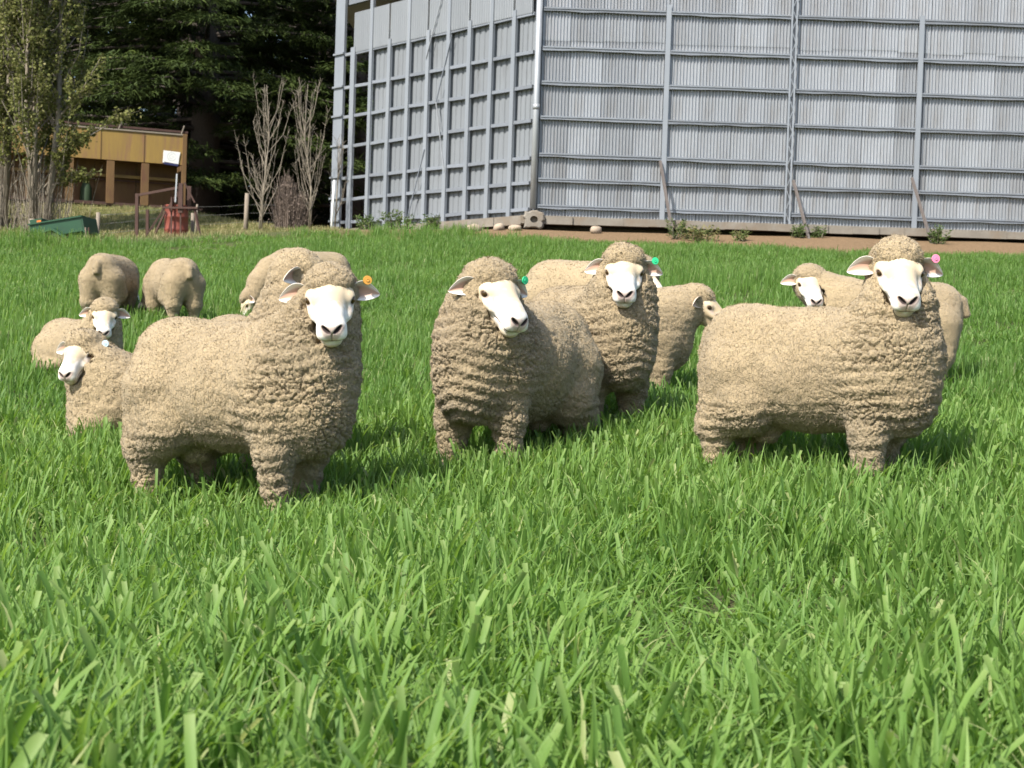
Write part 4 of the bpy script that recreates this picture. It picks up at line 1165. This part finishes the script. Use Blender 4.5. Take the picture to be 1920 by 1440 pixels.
    for s in (1, -1):
        nd = s_ell(V2.astype(np.float32), (0.260, s * 0.021, 0.004), (0.030, 0.020, 0.0072), NA[s])
        c = blend(c, dark, 1 - sstep(-0.001, 0.005, nd))
        ed = s_ell(V2.astype(np.float32), (0.070, s * 0.086, 0.017), (0.0235, 0.021, 0.0145), EA[s])
        c = blend(c, np.array((0.16, 0.11, 0.085), np.float32), (1 - sstep(-0.002, 0.006, ed)) * 0.85)
        td = s_ell(V2.astype(np.float32), (0.092, s * 0.062, 0.002), (0.020, 0.012, 0.007))
        c = blend(c, np.array((0.50, 0.36, 0.29), np.float32), (1 - sstep(-0.002, 0.006, td)) * 0.6)
    mouth = (1 - sstep(0.002, 0.006, np.abs(V2[:, 2] - mouth_z(V2)))) * sstep(0.135, 0.155, V2[:, 0])
    c = blend(c, np.array((0.20, 0.12, 0.10), np.float32), mouth * 0.85)
    FS = np.array((0.95, 1.07, 1.0), np.float32)
    Vf = Hc + (V2 * FS * fsc) @ Mh.T
    # ---- ears: cupped leaf with thickness
    fwd = np.array((math.cos(R(hpitch)), 0, math.sin(R(hpitch))), np.float32); upv = np.array((-math.sin(R(hpitch)), 0, math.cos(R(hpitch))), np.float32)
    EV = []; EF = []; EC = []; n_off = 0; tagpos = {}
    nu, nv = 18, 11
    for s in (1, -1):
        base = np.array((-0.012, s * 0.082, 0.006), np.float32)
        eu = ear_up if not isinstance(ear_up, (tuple, list)) else ear_up[0 if s > 0 else 1]
        ldir = np.array((0, s * 1.0, 0), np.float32) + upv * eu - fwd * 0.22; ldir /= np.linalg.norm(ldir)
        op = fwd - ldir * float(fwd @ ldir); op /= np.linalg.norm(op)
        wv = np.cross(ldir, op); wv = wv * np.sign(float(wv @ upv) + 1e-6)
        a = R(ear_pitch); op, wv = op * math.cos(a) + wv * math.sin(a), wv * math.cos(a) - op * math.sin(a)
        u = np.linspace(0, 1, nu)[:, None]; v = np.linspace(-1, 1, nv)[None]
        Lr = 0.114
        wd = 0.041 * (np.sin(np.pi * np.clip(0.16 + 0.84 * u ** 0.9, 0, 1)) ** 0.7) * (1 - 0.1 * u ** 3) + 0.0015
        cup = 0.030 * (v ** 2) * (1.15 - 0.75 * u) * (wd / 0.041)
        al = Lr * u - 0.010 * (v ** 2) * 0
        droop = -0.018 * u ** 2
        inner = (base + al[..., None] * ldir + (v * wd * (1 - 0.12 * v ** 2) + 0.006 * np.sin(u * 3))[..., None] * wv + (cup - 0.012)[..., None] * op + droop[..., None] * upv)
        th = 0.0075 * (1 - 0.75 * np.abs(v) ** 3) * (1 - 0.55 * u ** 2)
        outer = inner - th[..., None] * op - (0.0015 * v * np.ones_like(u))[..., None] * wv * -1
        for surf, isin in ((inner, True), (outer, False)):
            EV.append(surf.reshape(-1, 3))
            if isin:
                t_in = sstep(0.95, 0.35, np.abs(v) + 0 * u) if False else (1 - sstep(0.45, 0.95, np.abs(v) + 0.35 * u))
                cc = white * 0.9 * (1 - t_in[..., None]) + np.array((0.42, 0.26, 0.19), np.float32) * t_in[..., None]
                deep = (1 - sstep(0.1, 0.55, u + 0 * v))[..., None] * t_in[..., None] * 0.5
                cc = cc * (1 - deep) + np.array((0.22, 0.14, 0.10), np.float32) * deep
            else: cc = np.ones((nu, nv, 1), np.float32) * np.array((0.60, 0.50, 0.40), np.float32) * (0.8 + 0.3 * u[..., None])
            EC.append(cc.reshape(-1, 3))
        idx = np.arange(nu * nv).reshape(nu, nv); o2 = nu * nv
        q0 = np.stack([idx[:-1, :-1], idx[1:, :-1], idx[1:, 1:], idx[:-1, 1:]], -1).reshape(-1, 4)
        rim = np.concatenate([idx[:, 0], idx[-1, 1:], idx[::-1, -1][1:]])
        rq = np.stack([rim[:-1], rim[:-1] + o2, rim[1:] + o2, rim[1:]], -1)
        fs = np.concatenate([q0 if s > 0 else q0[:, ::-1], (q0[:, ::-1] if s > 0 else q0) + o2, rq if s > 0 else rq[:, ::-1]]) + n_off
        EF.append(fs); n_off += 2 * o2
        tagpos[s] = (base + ldir * 0.062 + wv * 0.040 + op * 0.020, op, wv, ldir)
    EV = Hc + (np.concatenate(EV) * fsc) @ Mh.T; EF = np.concatenate(EF); EC = np.concatenate(EC)
    # ---- hooves
    HV = []; HF = []; hn = 0
    if not lie:
        for nm, bx, by in (('fl', 0.30, 0.135), ('fr', 0.30, -0.135), ('hl', -0.42, 0.14), ('hr', -0.42, -0.14)):
            dx, dy = leg[nm]
            for k, (r_, zz, fx) in enumerate(((0.036, 0.075, 0.0), (0.040, 0.03, 0.010), (0.044, 0.0, 0.018))):
                for a in range(10):
                    t_ = 2 * math.pi * a / 10
                    HV.append((bx + dx + fx + r_ * 1.15 * math.cos(t_), by + dy + r_ * 0.9 * math.sin(t_), zz))
            for k in range(2):
                for a in range(10):
                    HF.append((hn + k * 10 + (a + 1) % 10, hn + k * 10 + a, hn + (k + 1) * 10 + a, hn + (k + 1) * 10 + (a + 1) % 10))
            hn += 30
        HV = np.array(HV); HF = np.array(HF)
    else: HV = np.zeros((0, 3)); HF = np.zeros((0, 4), int)
    # ---- one mesh
    allV = np.concatenate([V, Vf, EV, HV, SV]); o1 = len(V); o2 = o1 + len(Vf); o3 = o2 + len(EV); o4 = o3 + len(HV)
    quads = np.concatenate([F, F2 + o1, EF + o2, HF + o3]); tris = SF[:, :3] + o4
    me = bpy.data.meshes.new(name)
    me.vertices.add(len(allV)); me.vertices.foreach_set("co", (allV * scale).astype(np.float32).ravel())
    li = np.concatenate([quads.ravel(), tris.ravel()]).astype(np.int32)
    me.loops.add(len(li)); me.loops.foreach_set("vertex_index", li)
    nq, nt_ = len(quads), len(tris)
    me.polygons.add(nq + nt_)
    me.polygons.foreach_set("loop_start", np.concatenate([np.arange(nq) * 4, nq * 4 + np.arange(nt_) * 3]).astype(np.int32))
    me.polygons.foreach_set("loop_total", np.concatenate([np.full(nq, 4), np.full(nt_, 3)]).astype(np.int32))
    me.polygons.foreach_set("use_smooth", np.ones(nq + nt_, dtype=bool))
    me.update(calc_edges=True)
    col = np.ones((len(allV), 4), np.float32)
    col[:o1, :3] = np.clip(tint, 0, 1); col[o1:o2, :3] = c; col[o2:o3, :3] = EC; col[o3:o4, :3] = 0.05; col[o4:, :3] = np.clip(ST, 0, 1)
    a = me.attributes.new("tint", 'FLOAT_COLOR', 'POINT'); a.data.foreach_set("color", col.ravel())
    fa = np.zeros(len(allV), np.float32); fa[:o1] = fold
    a = me.attributes.new("fold", 'FLOAT', 'POINT'); a.data.foreach_set("value", fa)
    mi = np.zeros(nq + nt_, np.int32); mi[len(F):len(F) + len(F2) + len(EF)] = 1; mi[len(F) + len(F2) + len(EF):nq] = 2
    me.polygons.foreach_set("material_index", mi)
    o = link_mesh(name, me, [M_WOOL, M_FACE, M_HOOF])
    o.location = (x, y, gz(x, y) + dz); o.rotation_euler = (0, 0, R(yaw))
    tag(o, label, "sheep", "sheep grazing and resting in the green crop")
    # ---- eyes
    for s in (1, -1):
        mb = MB(); prof = []
        n = 10
        prof = [(0.0175 * math.sin(math.pi * k / n), -0.0175 * math.cos(math.pi * k / n)) for k in range(n + 1)]
        prof[0] = (1e-4, -0.0175); prof[-1] = (1e-4, 0.0175)
        mb.lathe(prof, 14)
        e = mb.build("eye", M_EYE, o)
        p = (Hc + Mh @ (np.array((0.0595, s * 0.0705, 0.017), np.float32) * FS * fsc)) * scale
        e.location = p; e.scale = (scale * fsc,) * 3
    if tag_col is not None:
        p, op, wv, ld = tagpos[tag_side]
        W = [Mh @ k for k in (ld, op, wv)]
        mt = bpy.data.materials.get("ear_tag_" + tag_col[0]) or pmat("ear_tag_" + tag_col[0], tag_col[1], rough=0.4)
        mb = MB()
        r0 = 0.0205
        mb.lathe([(1e-4, 0.004), (0.004, 0.004), (0.0045, 0.006), (0.007, 0.006), (0.0075, 0.003), (r0 - 0.001, 0.003), (r0, 0.0), (r0 - 0.001, -0.003), (1e-4, -0.003)], 20, (0, 0, 0), 'y')
        mb.sm = [False] * len(mb.f)
        t_ = mb.build("ear_tag", mt, o)
        Mx = Matrix(((W[0][0], W[1][0], W[2][0]), (W[0][1], W[1][1], W[2][1]), (W[0][2], W[1][2], W[2][2]))).to_4x4()
        t_.matrix_local = Matrix.Translation(Vector((Hc + Mh @ (p * fsc)) * scale)) @ Mx @ Matrix.Scale(scale, 4)
        MB().tube([(0, -0.02, -0.012), (0, 0.004, -0.006), (0, 0.002, 0)], 0.003, 6).build("tag_pin", mt, t_)
    return o

AMBER = ("amber", (0.55, 0.27, 0.05)); GREEN = ("green", (0.03, 0.50, 0.22)); PINK = ("pink", (0.80, 0.22, 0.36)); BLUE = ("pale_blue", (0.42, 0.55, 0.62))
def flock():
    # nearest rams
    make_sheep("ram", "big ram standing broadside in front on the left, with an amber tag in its ear", -1.19, 6.6, -31, h=0.006, staples=60000, scale=0.97,
               head=(0.47, 0.02, 0.965), hyaw=-49, hpitch=32, hroll=4, face_open=1.0, tag_col=AMBER, tag_side=1, seed=1, ear_up=(0.10, 0.0), legs=dict(fl=(-0.05, 0), fr=(0.03, 0), hl=(0.05, 0), hr=(-0.02, 0)), dz=0.045)
    make_sheep("ram", "ram close behind the amber tagged ram, its face hidden and one cupped ear showing", -1.31, 7.62, -58, h=0.0085, scale=0.95, staples=26000,
               head=(0.42, 0.08, 1.04), hyaw=52, hpitch=36, seed=2)
    make_sheep("ram", "chest on ram that turns its face to the right, green tag on the far ear", 0.01, 7.6, -120, h=0.006, staples=60000, fat=1.06,
               head=(0.42, 0.115, 0.885), hyaw=62, hpitch=33, tag_col=GREEN, tag_side=1, seed=3, legs=dict(fl=(0.0, 0.03), fr=(0.02, -0.03)))
    make_sheep("ram", "green tagged ram looking straight at the camera from just behind the ram facing right", 0.43, 8.62, -64, h=0.007, scale=0.97, staples=60000,
               head=(0.43, -0.02, 0.93), hyaw=-28, hpitch=32, face_open=1.0, tag_col=GREEN, tag_side=1, seed=4)
    make_sheep("ram", "big ram standing broadside in front on the right, with a pink tag in its ear", 1.42, 6.88, -36, h=0.006, staples=60000, scale=0.96,
               head=(0.37, -0.02, 1.025), hyaw=-56, hpitch=33, face_open=0.1, dz=0.005, tag_col=PINK, tag_side=1, seed=5, legs=dict(fl=(-0.04, 0), fr=(0.02, 0), hl=(0.0, 0), hr=(-0.06, 0)))
    # further back
    make_sheep("ewe", "sheep behind the two green tagged rams, its back and only its muzzle showing", 0.62, 11.85, -33, h=0.014,
               head=(0.40, 0, 0.74), hyaw=-18, hpitch=32, seed=6, dz=-0.04, ram=False, folds=0.5)
    make_sheep("ewe", "sheep in profile facing right, head held low, beside the ram looking at the camera", 0.70, 9.9, 4, h=0.0105, scale=0.87, dz=-0.04, staples=26000,
               head=(0.62, 0, 0.76), ctrl=(0.46, 0, 0.72), hyaw=-14, hpitch=36, seed=7, white=(0.50, 0.40, 0.31), ram=False, folds=0.7)
    make_sheep("ewe", "sheep behind the pink tagged ram, small white face to one side, rump to the other", 2.60, 10.5, 166, h=0.0115, scale=0.88, dz=-0.03, staples=12000,
               head=(0.60, 0.02, 0.83), ctrl=(0.45, 0, 0.72), hyaw=108, hpitch=36, face_open=0.8, tag_col=GREEN, tag_side=1, seed=8, ram=False, folds=0.6)
    make_sheep("ewe", "untagged sheep lying in the crop with its head up, facing the camera", -3.33, 11.5, -48, h=0.012, pose='lie', scale=0.84, dz=0.04,
               head=(0.46, 0, 0.54), hyaw=-28, hpitch=36, seed=9, ram=False, folds=0.4)
    make_sheep("ewe", "lying sheep with a pale blue ear tag, turning its face to the left", -1.98, 8.55, -158, h=0.0095, pose='lie', staples=26000, scale=0.96, hs=0.84, dz=0.03,
               head=(0.49, 0, 0.52), hyaw=56, hpitch=36, tag_col=BLUE, tag_side=1, seed=10, ram=False, folds=0.5)
    # grazing at the back
    make_sheep("ewe", "grazing sheep seen from behind, leftmost of all, a pale ear tip past its flank", -4.10, 15.2, 88, h=0.0145, scale=0.82, dz=0.04,
               head=(0.66, -0.02, 0.50), ctrl=(0.58, 0, 0.66), hyaw=-30, hpitch=60, seed=11, ram=False, folds=0.9, fat=0.94, staples=20000)
    make_sheep("ewe", "grazing sheep seen from behind, its lowered head showing left of its hind legs", -3.44, 15.0, 123, h=0.0145, scale=0.78, dz=0.06,
               head=(0.70, 0.04, 0.22), ctrl=(0.62, 0, 0.55), hyaw=15, hpitch=62, seed=12, ram=False, folds=0.9, fat=0.94, staples=20000)
    make_sheep("ewe", "grazing sheep with its head down to the left, half hidden by a woolly ram", -2.30, 16.4, -142, h=0.0145, scale=0.88,
               head=(0.76, 0, 0.19), ctrl=(0.66, 0, 0.54), hyaw=-25, hpitch=72, seed=13, ram=False, folds=0.7)
flock()

# ------------------------------------------------------------------ grass
def leaf_material(name, lo, hi, tip, trans=0.35):
    m = bpy.data.materials.new(name); m.use_nodes = True
    nt = m.node_tree; L = nt.links.new; b = nt.nodes["Principled BSDF"]; out = nt.nodes["Material Output"]
    b.inputs["Roughness"].default_value = 0.55; b.inputs["Specular IOR Level"].default_value = 0.3
    at = N(nt, "ShaderNodeAttribute", attribute_name="blade")        # x: along the blade, y: random per blade, z: dryness
    sp = N(nt, "ShaderNodeSeparateXYZ"); L(at.outputs["Vector"], sp.inputs[0])
    oi = N(nt, "ShaderNodeObjectInfo"); g = N(nt, "ShaderNodeNewGeometry")
    nz = N(nt, "ShaderNodeTexNoise", i_Scale=0.45, i_Detail=3.0); L(g.outputs["Position"], nz.inputs["Vector"])
    def mth(op, a, c=0.0):
        x = N(nt, "ShaderNodeMath", operation=op)
        for i, v in enumerate((a, c)):
            if isinstance(v, (int, float)): x.inputs[i].default_value = v
            else: L(v, x.inputs[i])
        return x.outputs[0]
    f = mth('ADD', mth('MULTIPLY', sp.outputs["Y"], 0.55), mth('MULTIPLY', oi.outputs["Random"], 0.25))
    f = mth('ADD', f, mth('MULTIPLY', mth('SUBTRACT', nz.outputs[0], 0.35), 0.7))
    f.node.use_clamp = True
    mx = N(nt, "ShaderNodeMix", data_type='RGBA'); mx.inputs[6].default_value = (*lo, 1); mx.inputs[7].default_value = (*hi, 1); L(f, mx.inputs[0])
    m2 = N(nt, "ShaderNodeMix", data_type='RGBA'); m2.inputs[7].default_value = (*tip, 1); L(mx.outputs[2], m2.inputs[6]); L(sp.outputs["Z"], m2.inputs[0])
    L(m2.outputs[2], b.inputs["Base Color"])
    tr = N(nt, "ShaderNodeBsdfTranslucent")
    hs = N(nt, "ShaderNodeHueSaturation"); hs.inputs["Hue"].default_value = 0.485; hs.inputs["Saturation"].default_value = 1.15; hs.inputs["Value"].default_value = 1.35
    L(m2.outputs[2], hs.inputs["Color"]); L(hs.outputs[0], tr.inputs["Color"])
    mix = N(nt, "ShaderNodeMixShader"); mix.inputs[0].default_value = trans
    L(b.outputs[0], mix.inputs[1]); L(tr.outputs[0], mix.inputs[2]); L(mix.outputs[0], out.inputs["Surface"])
    return m

M_CROP = leaf_material("crop_leaf", (0.085, 0.178, 0.036), (0.20, 0.322, 0.075), (0.34, 0.38, 0.16), 0.47)
M_CROPF = leaf_material("crop_leaf_far_dim", (0.074, 0.162, 0.033), (0.165, 0.278, 0.062), (0.26, 0.30, 0.13), 0.5)  # far crop: leaf colour darkened to stand in for its weaker light
M_DRYG = leaf_material("dry_pasture_leaf", (0.075, 0.12, 0.03), (0.21, 0.19, 0.075), (0.32, 0.27, 0.14), 0.25)

def blade_mesh(name, n, spread, hmin, hmax, wmin, wmax, segs, seed, cut=0.35, arch=1.0, flat3=True, dry=0.05, upright=0.5):
    r = np.random.default_rng(seed)
    V = []; F = []; A = []; o = 0
    for k in range(n):
        x0, y0 = r.normal(0, spread, 2)
        H = r.uniform(hmin, hmax); az = r.uniform(0, 2 * np.pi); wd = r.uniform(wmin, wmax)
        lean = r.uniform(0.05, 0.55) * (1.15 - upright); bend = r.uniform(0.2, 1.5) * arch * (1.15 - upright) * (2.2 if r.random() < 0.25 else 1)
        is_cut = r.random() < cut
        d = np.array([np.cos(az), np.sin(az)]); tw = r.uniform(-0.8, 0.8)
        t = np.linspace(0, 1, segs + 1)
        ang = lean + bend * t ** 1.6
        seg = H / segs
        px = np.concatenate([[0], np.cumsum(np.sin(ang[:-1]) * seg)]); pz = np.concatenate([[0], np.cumsum(np.cos(ang[:-1]) * seg)])
        if is_cut: ww = wd * (0.55 + 0.45 * np.minimum(1, t * 3)); 
        else: ww = wd * (0.5 + 0.5 * np.minimum(1, t * 3)) * np.clip(1 - np.maximum(0, t - 0.45) / 0.55, 0.0, 1) ** 0.75 + 0.0004
        dryb = r.random() < dry
        rb = r.random()
        for j in range(segs + 1):
            sa = az + np.pi / 2 + tw * t[j]
            sx, sy = np.cos(sa), np.sin(sa)
            c = np.array([x0 + d[0] * px[j], y0 + d[1] * px[j], pz[j] - 0.02])
            nrm = np.array([-d[0] * np.cos(ang[j]), -d[1] * np.cos(ang[j]), np.sin(ang[j])])
            s = np.array([sx, sy, 0]) * ww[j] / 2
            z = (0.85 if dryb else 0.0) + (0.32 * max(0, t[j] - 0.88) / 0.12 if is_cut else 0.25 * max(0, t[j] - 0.8) / 0.2) * (rb > 0.35)
            pts = [c - s, c - nrm * ww[j] * 0.16, c + s] if flat3 else [c - s, c + s]
            for p in pts: V.append(p); A.append((t[j], rb, min(z, 1)))
        m = 3 if flat3 else 2
        for j in range(segs):
            for q in range(m - 1):
                a = o + j * m + q
                F.append((a, a + 1, a + m + 1, a + m))
        o += m * (segs + 1)
    me = np_mesh(name, np.array(V), np.array(F))
    at = me.attributes.new("blade", 'FLOAT_VECTOR', 'POINT'); at.data.foreach_set("vector", np.array(A, np.float32).ravel())
    return me

def scatter(name, protos, P, rot, scl, idx):
    """one object of loose blades: prototypes instanced on points"""
    col = bpy.data.collections.new(name + "_tufts")
    for o in protos: col.objects.link(o)
    me = bpy.data.meshes.new(name)
    me.vertices.add(len(P)); me.vertices.foreach_set("co", np.asarray(P, np.float32).ravel())
    for nm, ty, key, arr in (("rot", 'FLOAT_VECTOR', "vector", rot), ("scl", 'FLOAT_VECTOR', "vector", scl), ("idx", 'INT', "value", idx)):
        a = me.attributes.new(nm, ty, 'POINT'); a.data.foreach_set(key, np.asarray(arr, np.int32 if ty == 'INT' else np.float32).ravel())
    o = bpy.data.objects.new(name, me); COL.objects.link(o)
    ng = bpy.data.node_groups.new(name, 'GeometryNodeTree')
    ng.interface.new_socket("Geometry", in_out='INPUT', socket_type='NodeSocketGeometry')
    ng.interface.new_socket("Geometry", in_out='OUTPUT', socket_type='NodeSocketGeometry')
    gi = ng.nodes.new("NodeGroupInput"); go = ng.nodes.new("NodeGroupOutput")
    ci = ng.nodes.new("GeometryNodeCollectionInfo"); ci.inputs["Collection"].default_value = col
    ci.inputs["Separate Children"].default_value = True; ci.inputs["Reset Children"].default_value = True
    ip = ng.nodes.new("GeometryNodeInstanceOnPoints"); ip.inputs["Pick Instance"].default_value = True
    def named(t, nm):
        n = ng.nodes.new("GeometryNodeInputNamedAttribute"); n.data_type = t; n.inputs["Name"].default_value = nm
        return [s for s in n.outputs if s.enabled and s.name == "Attribute"][0]
    L = ng.links.new
    L(gi.outputs[0], ip.inputs["Points"]); L(ci.outputs[0], ip.inputs["Instance"])
    L(named('INT', "idx"), ip.inputs["Instance Index"])
    e2r = ng.nodes.new("FunctionNodeEulerToRotation"); L(named('FLOAT_VECTOR', "rot"), e2r.inputs[0]); L(e2r.outputs[0], ip.inputs["Rotation"])
    L(named('FLOAT_VECTOR', "scl"), ip.inputs["Scale"]); L(ip.outputs[0], go.inputs[0])
    md = o.modifiers.new("tufts", 'NODES'); md.node_group = ng
    return tag(o, kind='stuff')

def wedge(d0, d1, dens, rg, half=0.40, marg=1.3):
    """points spread evenly over the view's wedge of ground between two distances"""
    ymax = half * d1 + marg
    n = int(dens * 2 * ymax * (d1 - d0))
    y = rg.uniform(d0, d1, n); x = rg.uniform(-ymax, ymax, n)
    k = np.abs(x) < half * y + marg
    return x[k], y[k]

def keep_out(x, y, spots):
    k = np.ones(len(x), bool)
    for (cx, cy, ang, a, b_) in spots:
        dx, dy = x - cx, y - cy; c, s = math.cos(R(ang)), math.sin(R(ang))
        k &= ((dx * c + dy * s) / a) ** 2 + ((-dx * s + dy * c) / b_) ** 2 > 1
    return k

def grass():
    rg = np.random.default_rng(21)
    def protos(nm, count, mat, **kw):
        out = []
        for k in range(count):
            me = blade_mesh(nm, seed=kw.get("seed0", 0) + k, **{q: v for q, v in kw.items() if q != "seed0"})
            me.materials.append(mat); out.append(bpy.data.objects.new("%s_%02d" % (nm, k), me))
        return out
    lying = [(-3.36, 11.55, -48, 0.62, 0.33), (-2.03, 8.85, -158, 0.62, 0.33)]
    pr = protos("crop_tuft", 8, M_CROP, n=13, spread=0.042, hmin=0.12, hmax=0.29, wmin=0.007, wmax=0.0175, segs=6, cut=0.22, seed0=10, upright=0.55, dry=0.015)
    pr += protos("crop_tuft_lax", 4, M_CROP, n=13, spread=0.05, hmin=0.16, hmax=0.32, wmin=0.007, wmax=0.0135, segs=7, cut=0.12, arch=1.6, seed0=40, upright=0.3, dry=0.03)
    # near field
    X = []; Y = []
    for d0, d1, dn in ((0.75, 4.0, 175), (4.0, 9.0, 150)):
        x, y = wedge(d0, d1, dn, rg); X.append(x); Y.append(y)
    x = np.concatenate(X); y = np.concatenate(Y)
    rowsn = vnoise(np.stack([x * 1.1, y * 0.7, x * 0], -1), 51)
    lodge = np.exp(-(((x - 0.42) / 0.36) ** 2 + ((y - 3.9) / 1.1) ** 2))           # trampled hollow right of centre
    k = keep_out(x, y, lying) & (rg.random(len(x)) > 0.25 * sstep(0.2, 0.7, -rowsn)) & (rg.random(len(x)) > -1)
    x, y, rowsn, lodge = x[k], y[k], rowsn[k], lodge[k]
    n = len(x)
    P = np.stack([x, y, ground(x, y)], -1)
    idx = rg.integers(0, 8, n); lax = (rg.random(n) < 0.12 + 0.75 * lodge + 0.25 * sstep(0.2, 0.6, vnoise(np.stack([x * 0.8, y * 0.5, x * 0], -1), 52)))
    idx = np.where(lax, rg.integers(8, 12, n), idx)
    hh = (0.95 + 0.32 * rowsn + rg.normal(0, 0.10, n)) * (1 - 0.55 * lodge) * (1 - 0.10 * sstep(3, 8, y))
    for cx, cy in ((-1.18, 6.5), (-0.9, 6.3), (-1.5, 6.7), (0.05, 7.6), (-0.1, 7.2), (0.2, 8.0), (0.45, 8.4), (1.43, 6.88), (1.1, 7.05), (1.8, 6.7)):
        hh = hh * (1 - 0.15 * np.exp(-((x - cx) / 0.42) ** 2 - ((y - cy + 0.15) / 0.42) ** 2))
    hh = np.clip(hh, 0.40, 1.35)
    wx = (hh * 0.5 + 0.5) * (1.14 - 0.16 * sstep(2.2, 5.0, y))
    scl = np.stack([wx, wx, hh], -1)
    rot = np.stack([rg.normal(0, 0.10, n) + 0.05 + rg.normal(0, 0.45, n) * lodge, rg.normal(0, 0.10, n) + (rg.normal(0, 0.4, n) + 0.35) * lodge, rg.uniform(0, 6.28, n)], -1)
    scatter("crop_grass", pr, P, rot, scl, idx)
    # middle and far field: wider clumps of finer blades
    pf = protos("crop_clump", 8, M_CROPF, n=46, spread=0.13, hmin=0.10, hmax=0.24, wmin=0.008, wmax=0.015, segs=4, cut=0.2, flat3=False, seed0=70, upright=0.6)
    X = []; Y = []
    for d0, d1, dn in ((9.0, 16.0, 34), (16.0, 34.4, 17)):
        x, y = wedge(d0, d1, dn, rg, 0.40, 1.5); X.append(x); Y.append(y)
    x = np.concatenate(X); y = np.concatenate(Y)
    edge = 33.1 + 0.5 * vnoise(np.stack([x * 0.5, y * 0 + 3, x * 0], -1), 61) + 0.9 * (1 - sstep(-5, -1, x)) - 1.1 * sstep(-1.0, 2.5, x) + 0.5 * vnoise(np.stack([x * 1.7, y * 0 + 7, x * 0], -1), 63)
    k = keep_out(x, y, lying) & (y < edge)
    x, y, edge = x[k], y[k], edge[k]; n = len(x)
    P = np.stack([x, y, ground(x, y)], -1)
    pn = vnoise(np.stack([x * 0.45, y * 0.3, x * 0], -1), 62)
    hh = np.clip((0.9 + 0.35 * pn + rg.normal(0, 0.10, n)) * (1 + 0.35 * sstep(2.5, 0.3, edge - y) if False else 0.9 + 0.3 * pn + rg.normal(0, 0.1, n)), 0.4, 1.5)
    hh = hh * (1 + 0.5 * (1 - sstep(0.3, 2.2, edge - y)) * (1 - 0.9 * sstep(-1, 2, x)))
    scl = np.stack([0.9 + 0 * hh, 0.9 + 0 * hh, hh], -1)
    rot = np.stack([rg.normal(0, 0.06, n), rg.normal(0, 0.06, n), rg.uniform(0, 6.28, n)], -1)
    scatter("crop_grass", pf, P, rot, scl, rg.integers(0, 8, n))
    # dry pasture beyond the crop on the left, and weeds along the barn footing
    pd = protos("pasture_clump", 5, M_DRYG, n=40, spread=0.16, hmin=0.05, hmax=0.16, wmin=0.006, wmax=0.012, segs=3, cut=0.2, flat3=False, seed0=120, upright=0.4, dry=0.3)
    x = rg.uniform(-24, -3.5, 9000); y = rg.uniform(33.2, 49.5, 9000)
    cl = sstep(-0.35, 0.35, vnoise(np.stack([x * 0.7, y * 0.7, x * 0], -1), 71))
    k = (x < -3.6 - (y - 34) * 0.25) & (rg.random(len(x)) < 0.35 + 0.65 * cl) & ((y > 37.2) | (rg.random(len(x)) < 0.3))
    x, y = x[k], y[k]; n = len(x)
    P = np.stack([x, y, ground(x, y)], -1); hh = rg.uniform(0.6, 1.3, n)
    scatter("pasture_grass", pd, P, np.stack([x * 0, x * 0, rg.uniform(0, 6.28, n)], -1), np.stack([hh * 0 + 1.1, hh * 0 + 1.1, hh], -1), rg.integers(0, 5, n))
grass()
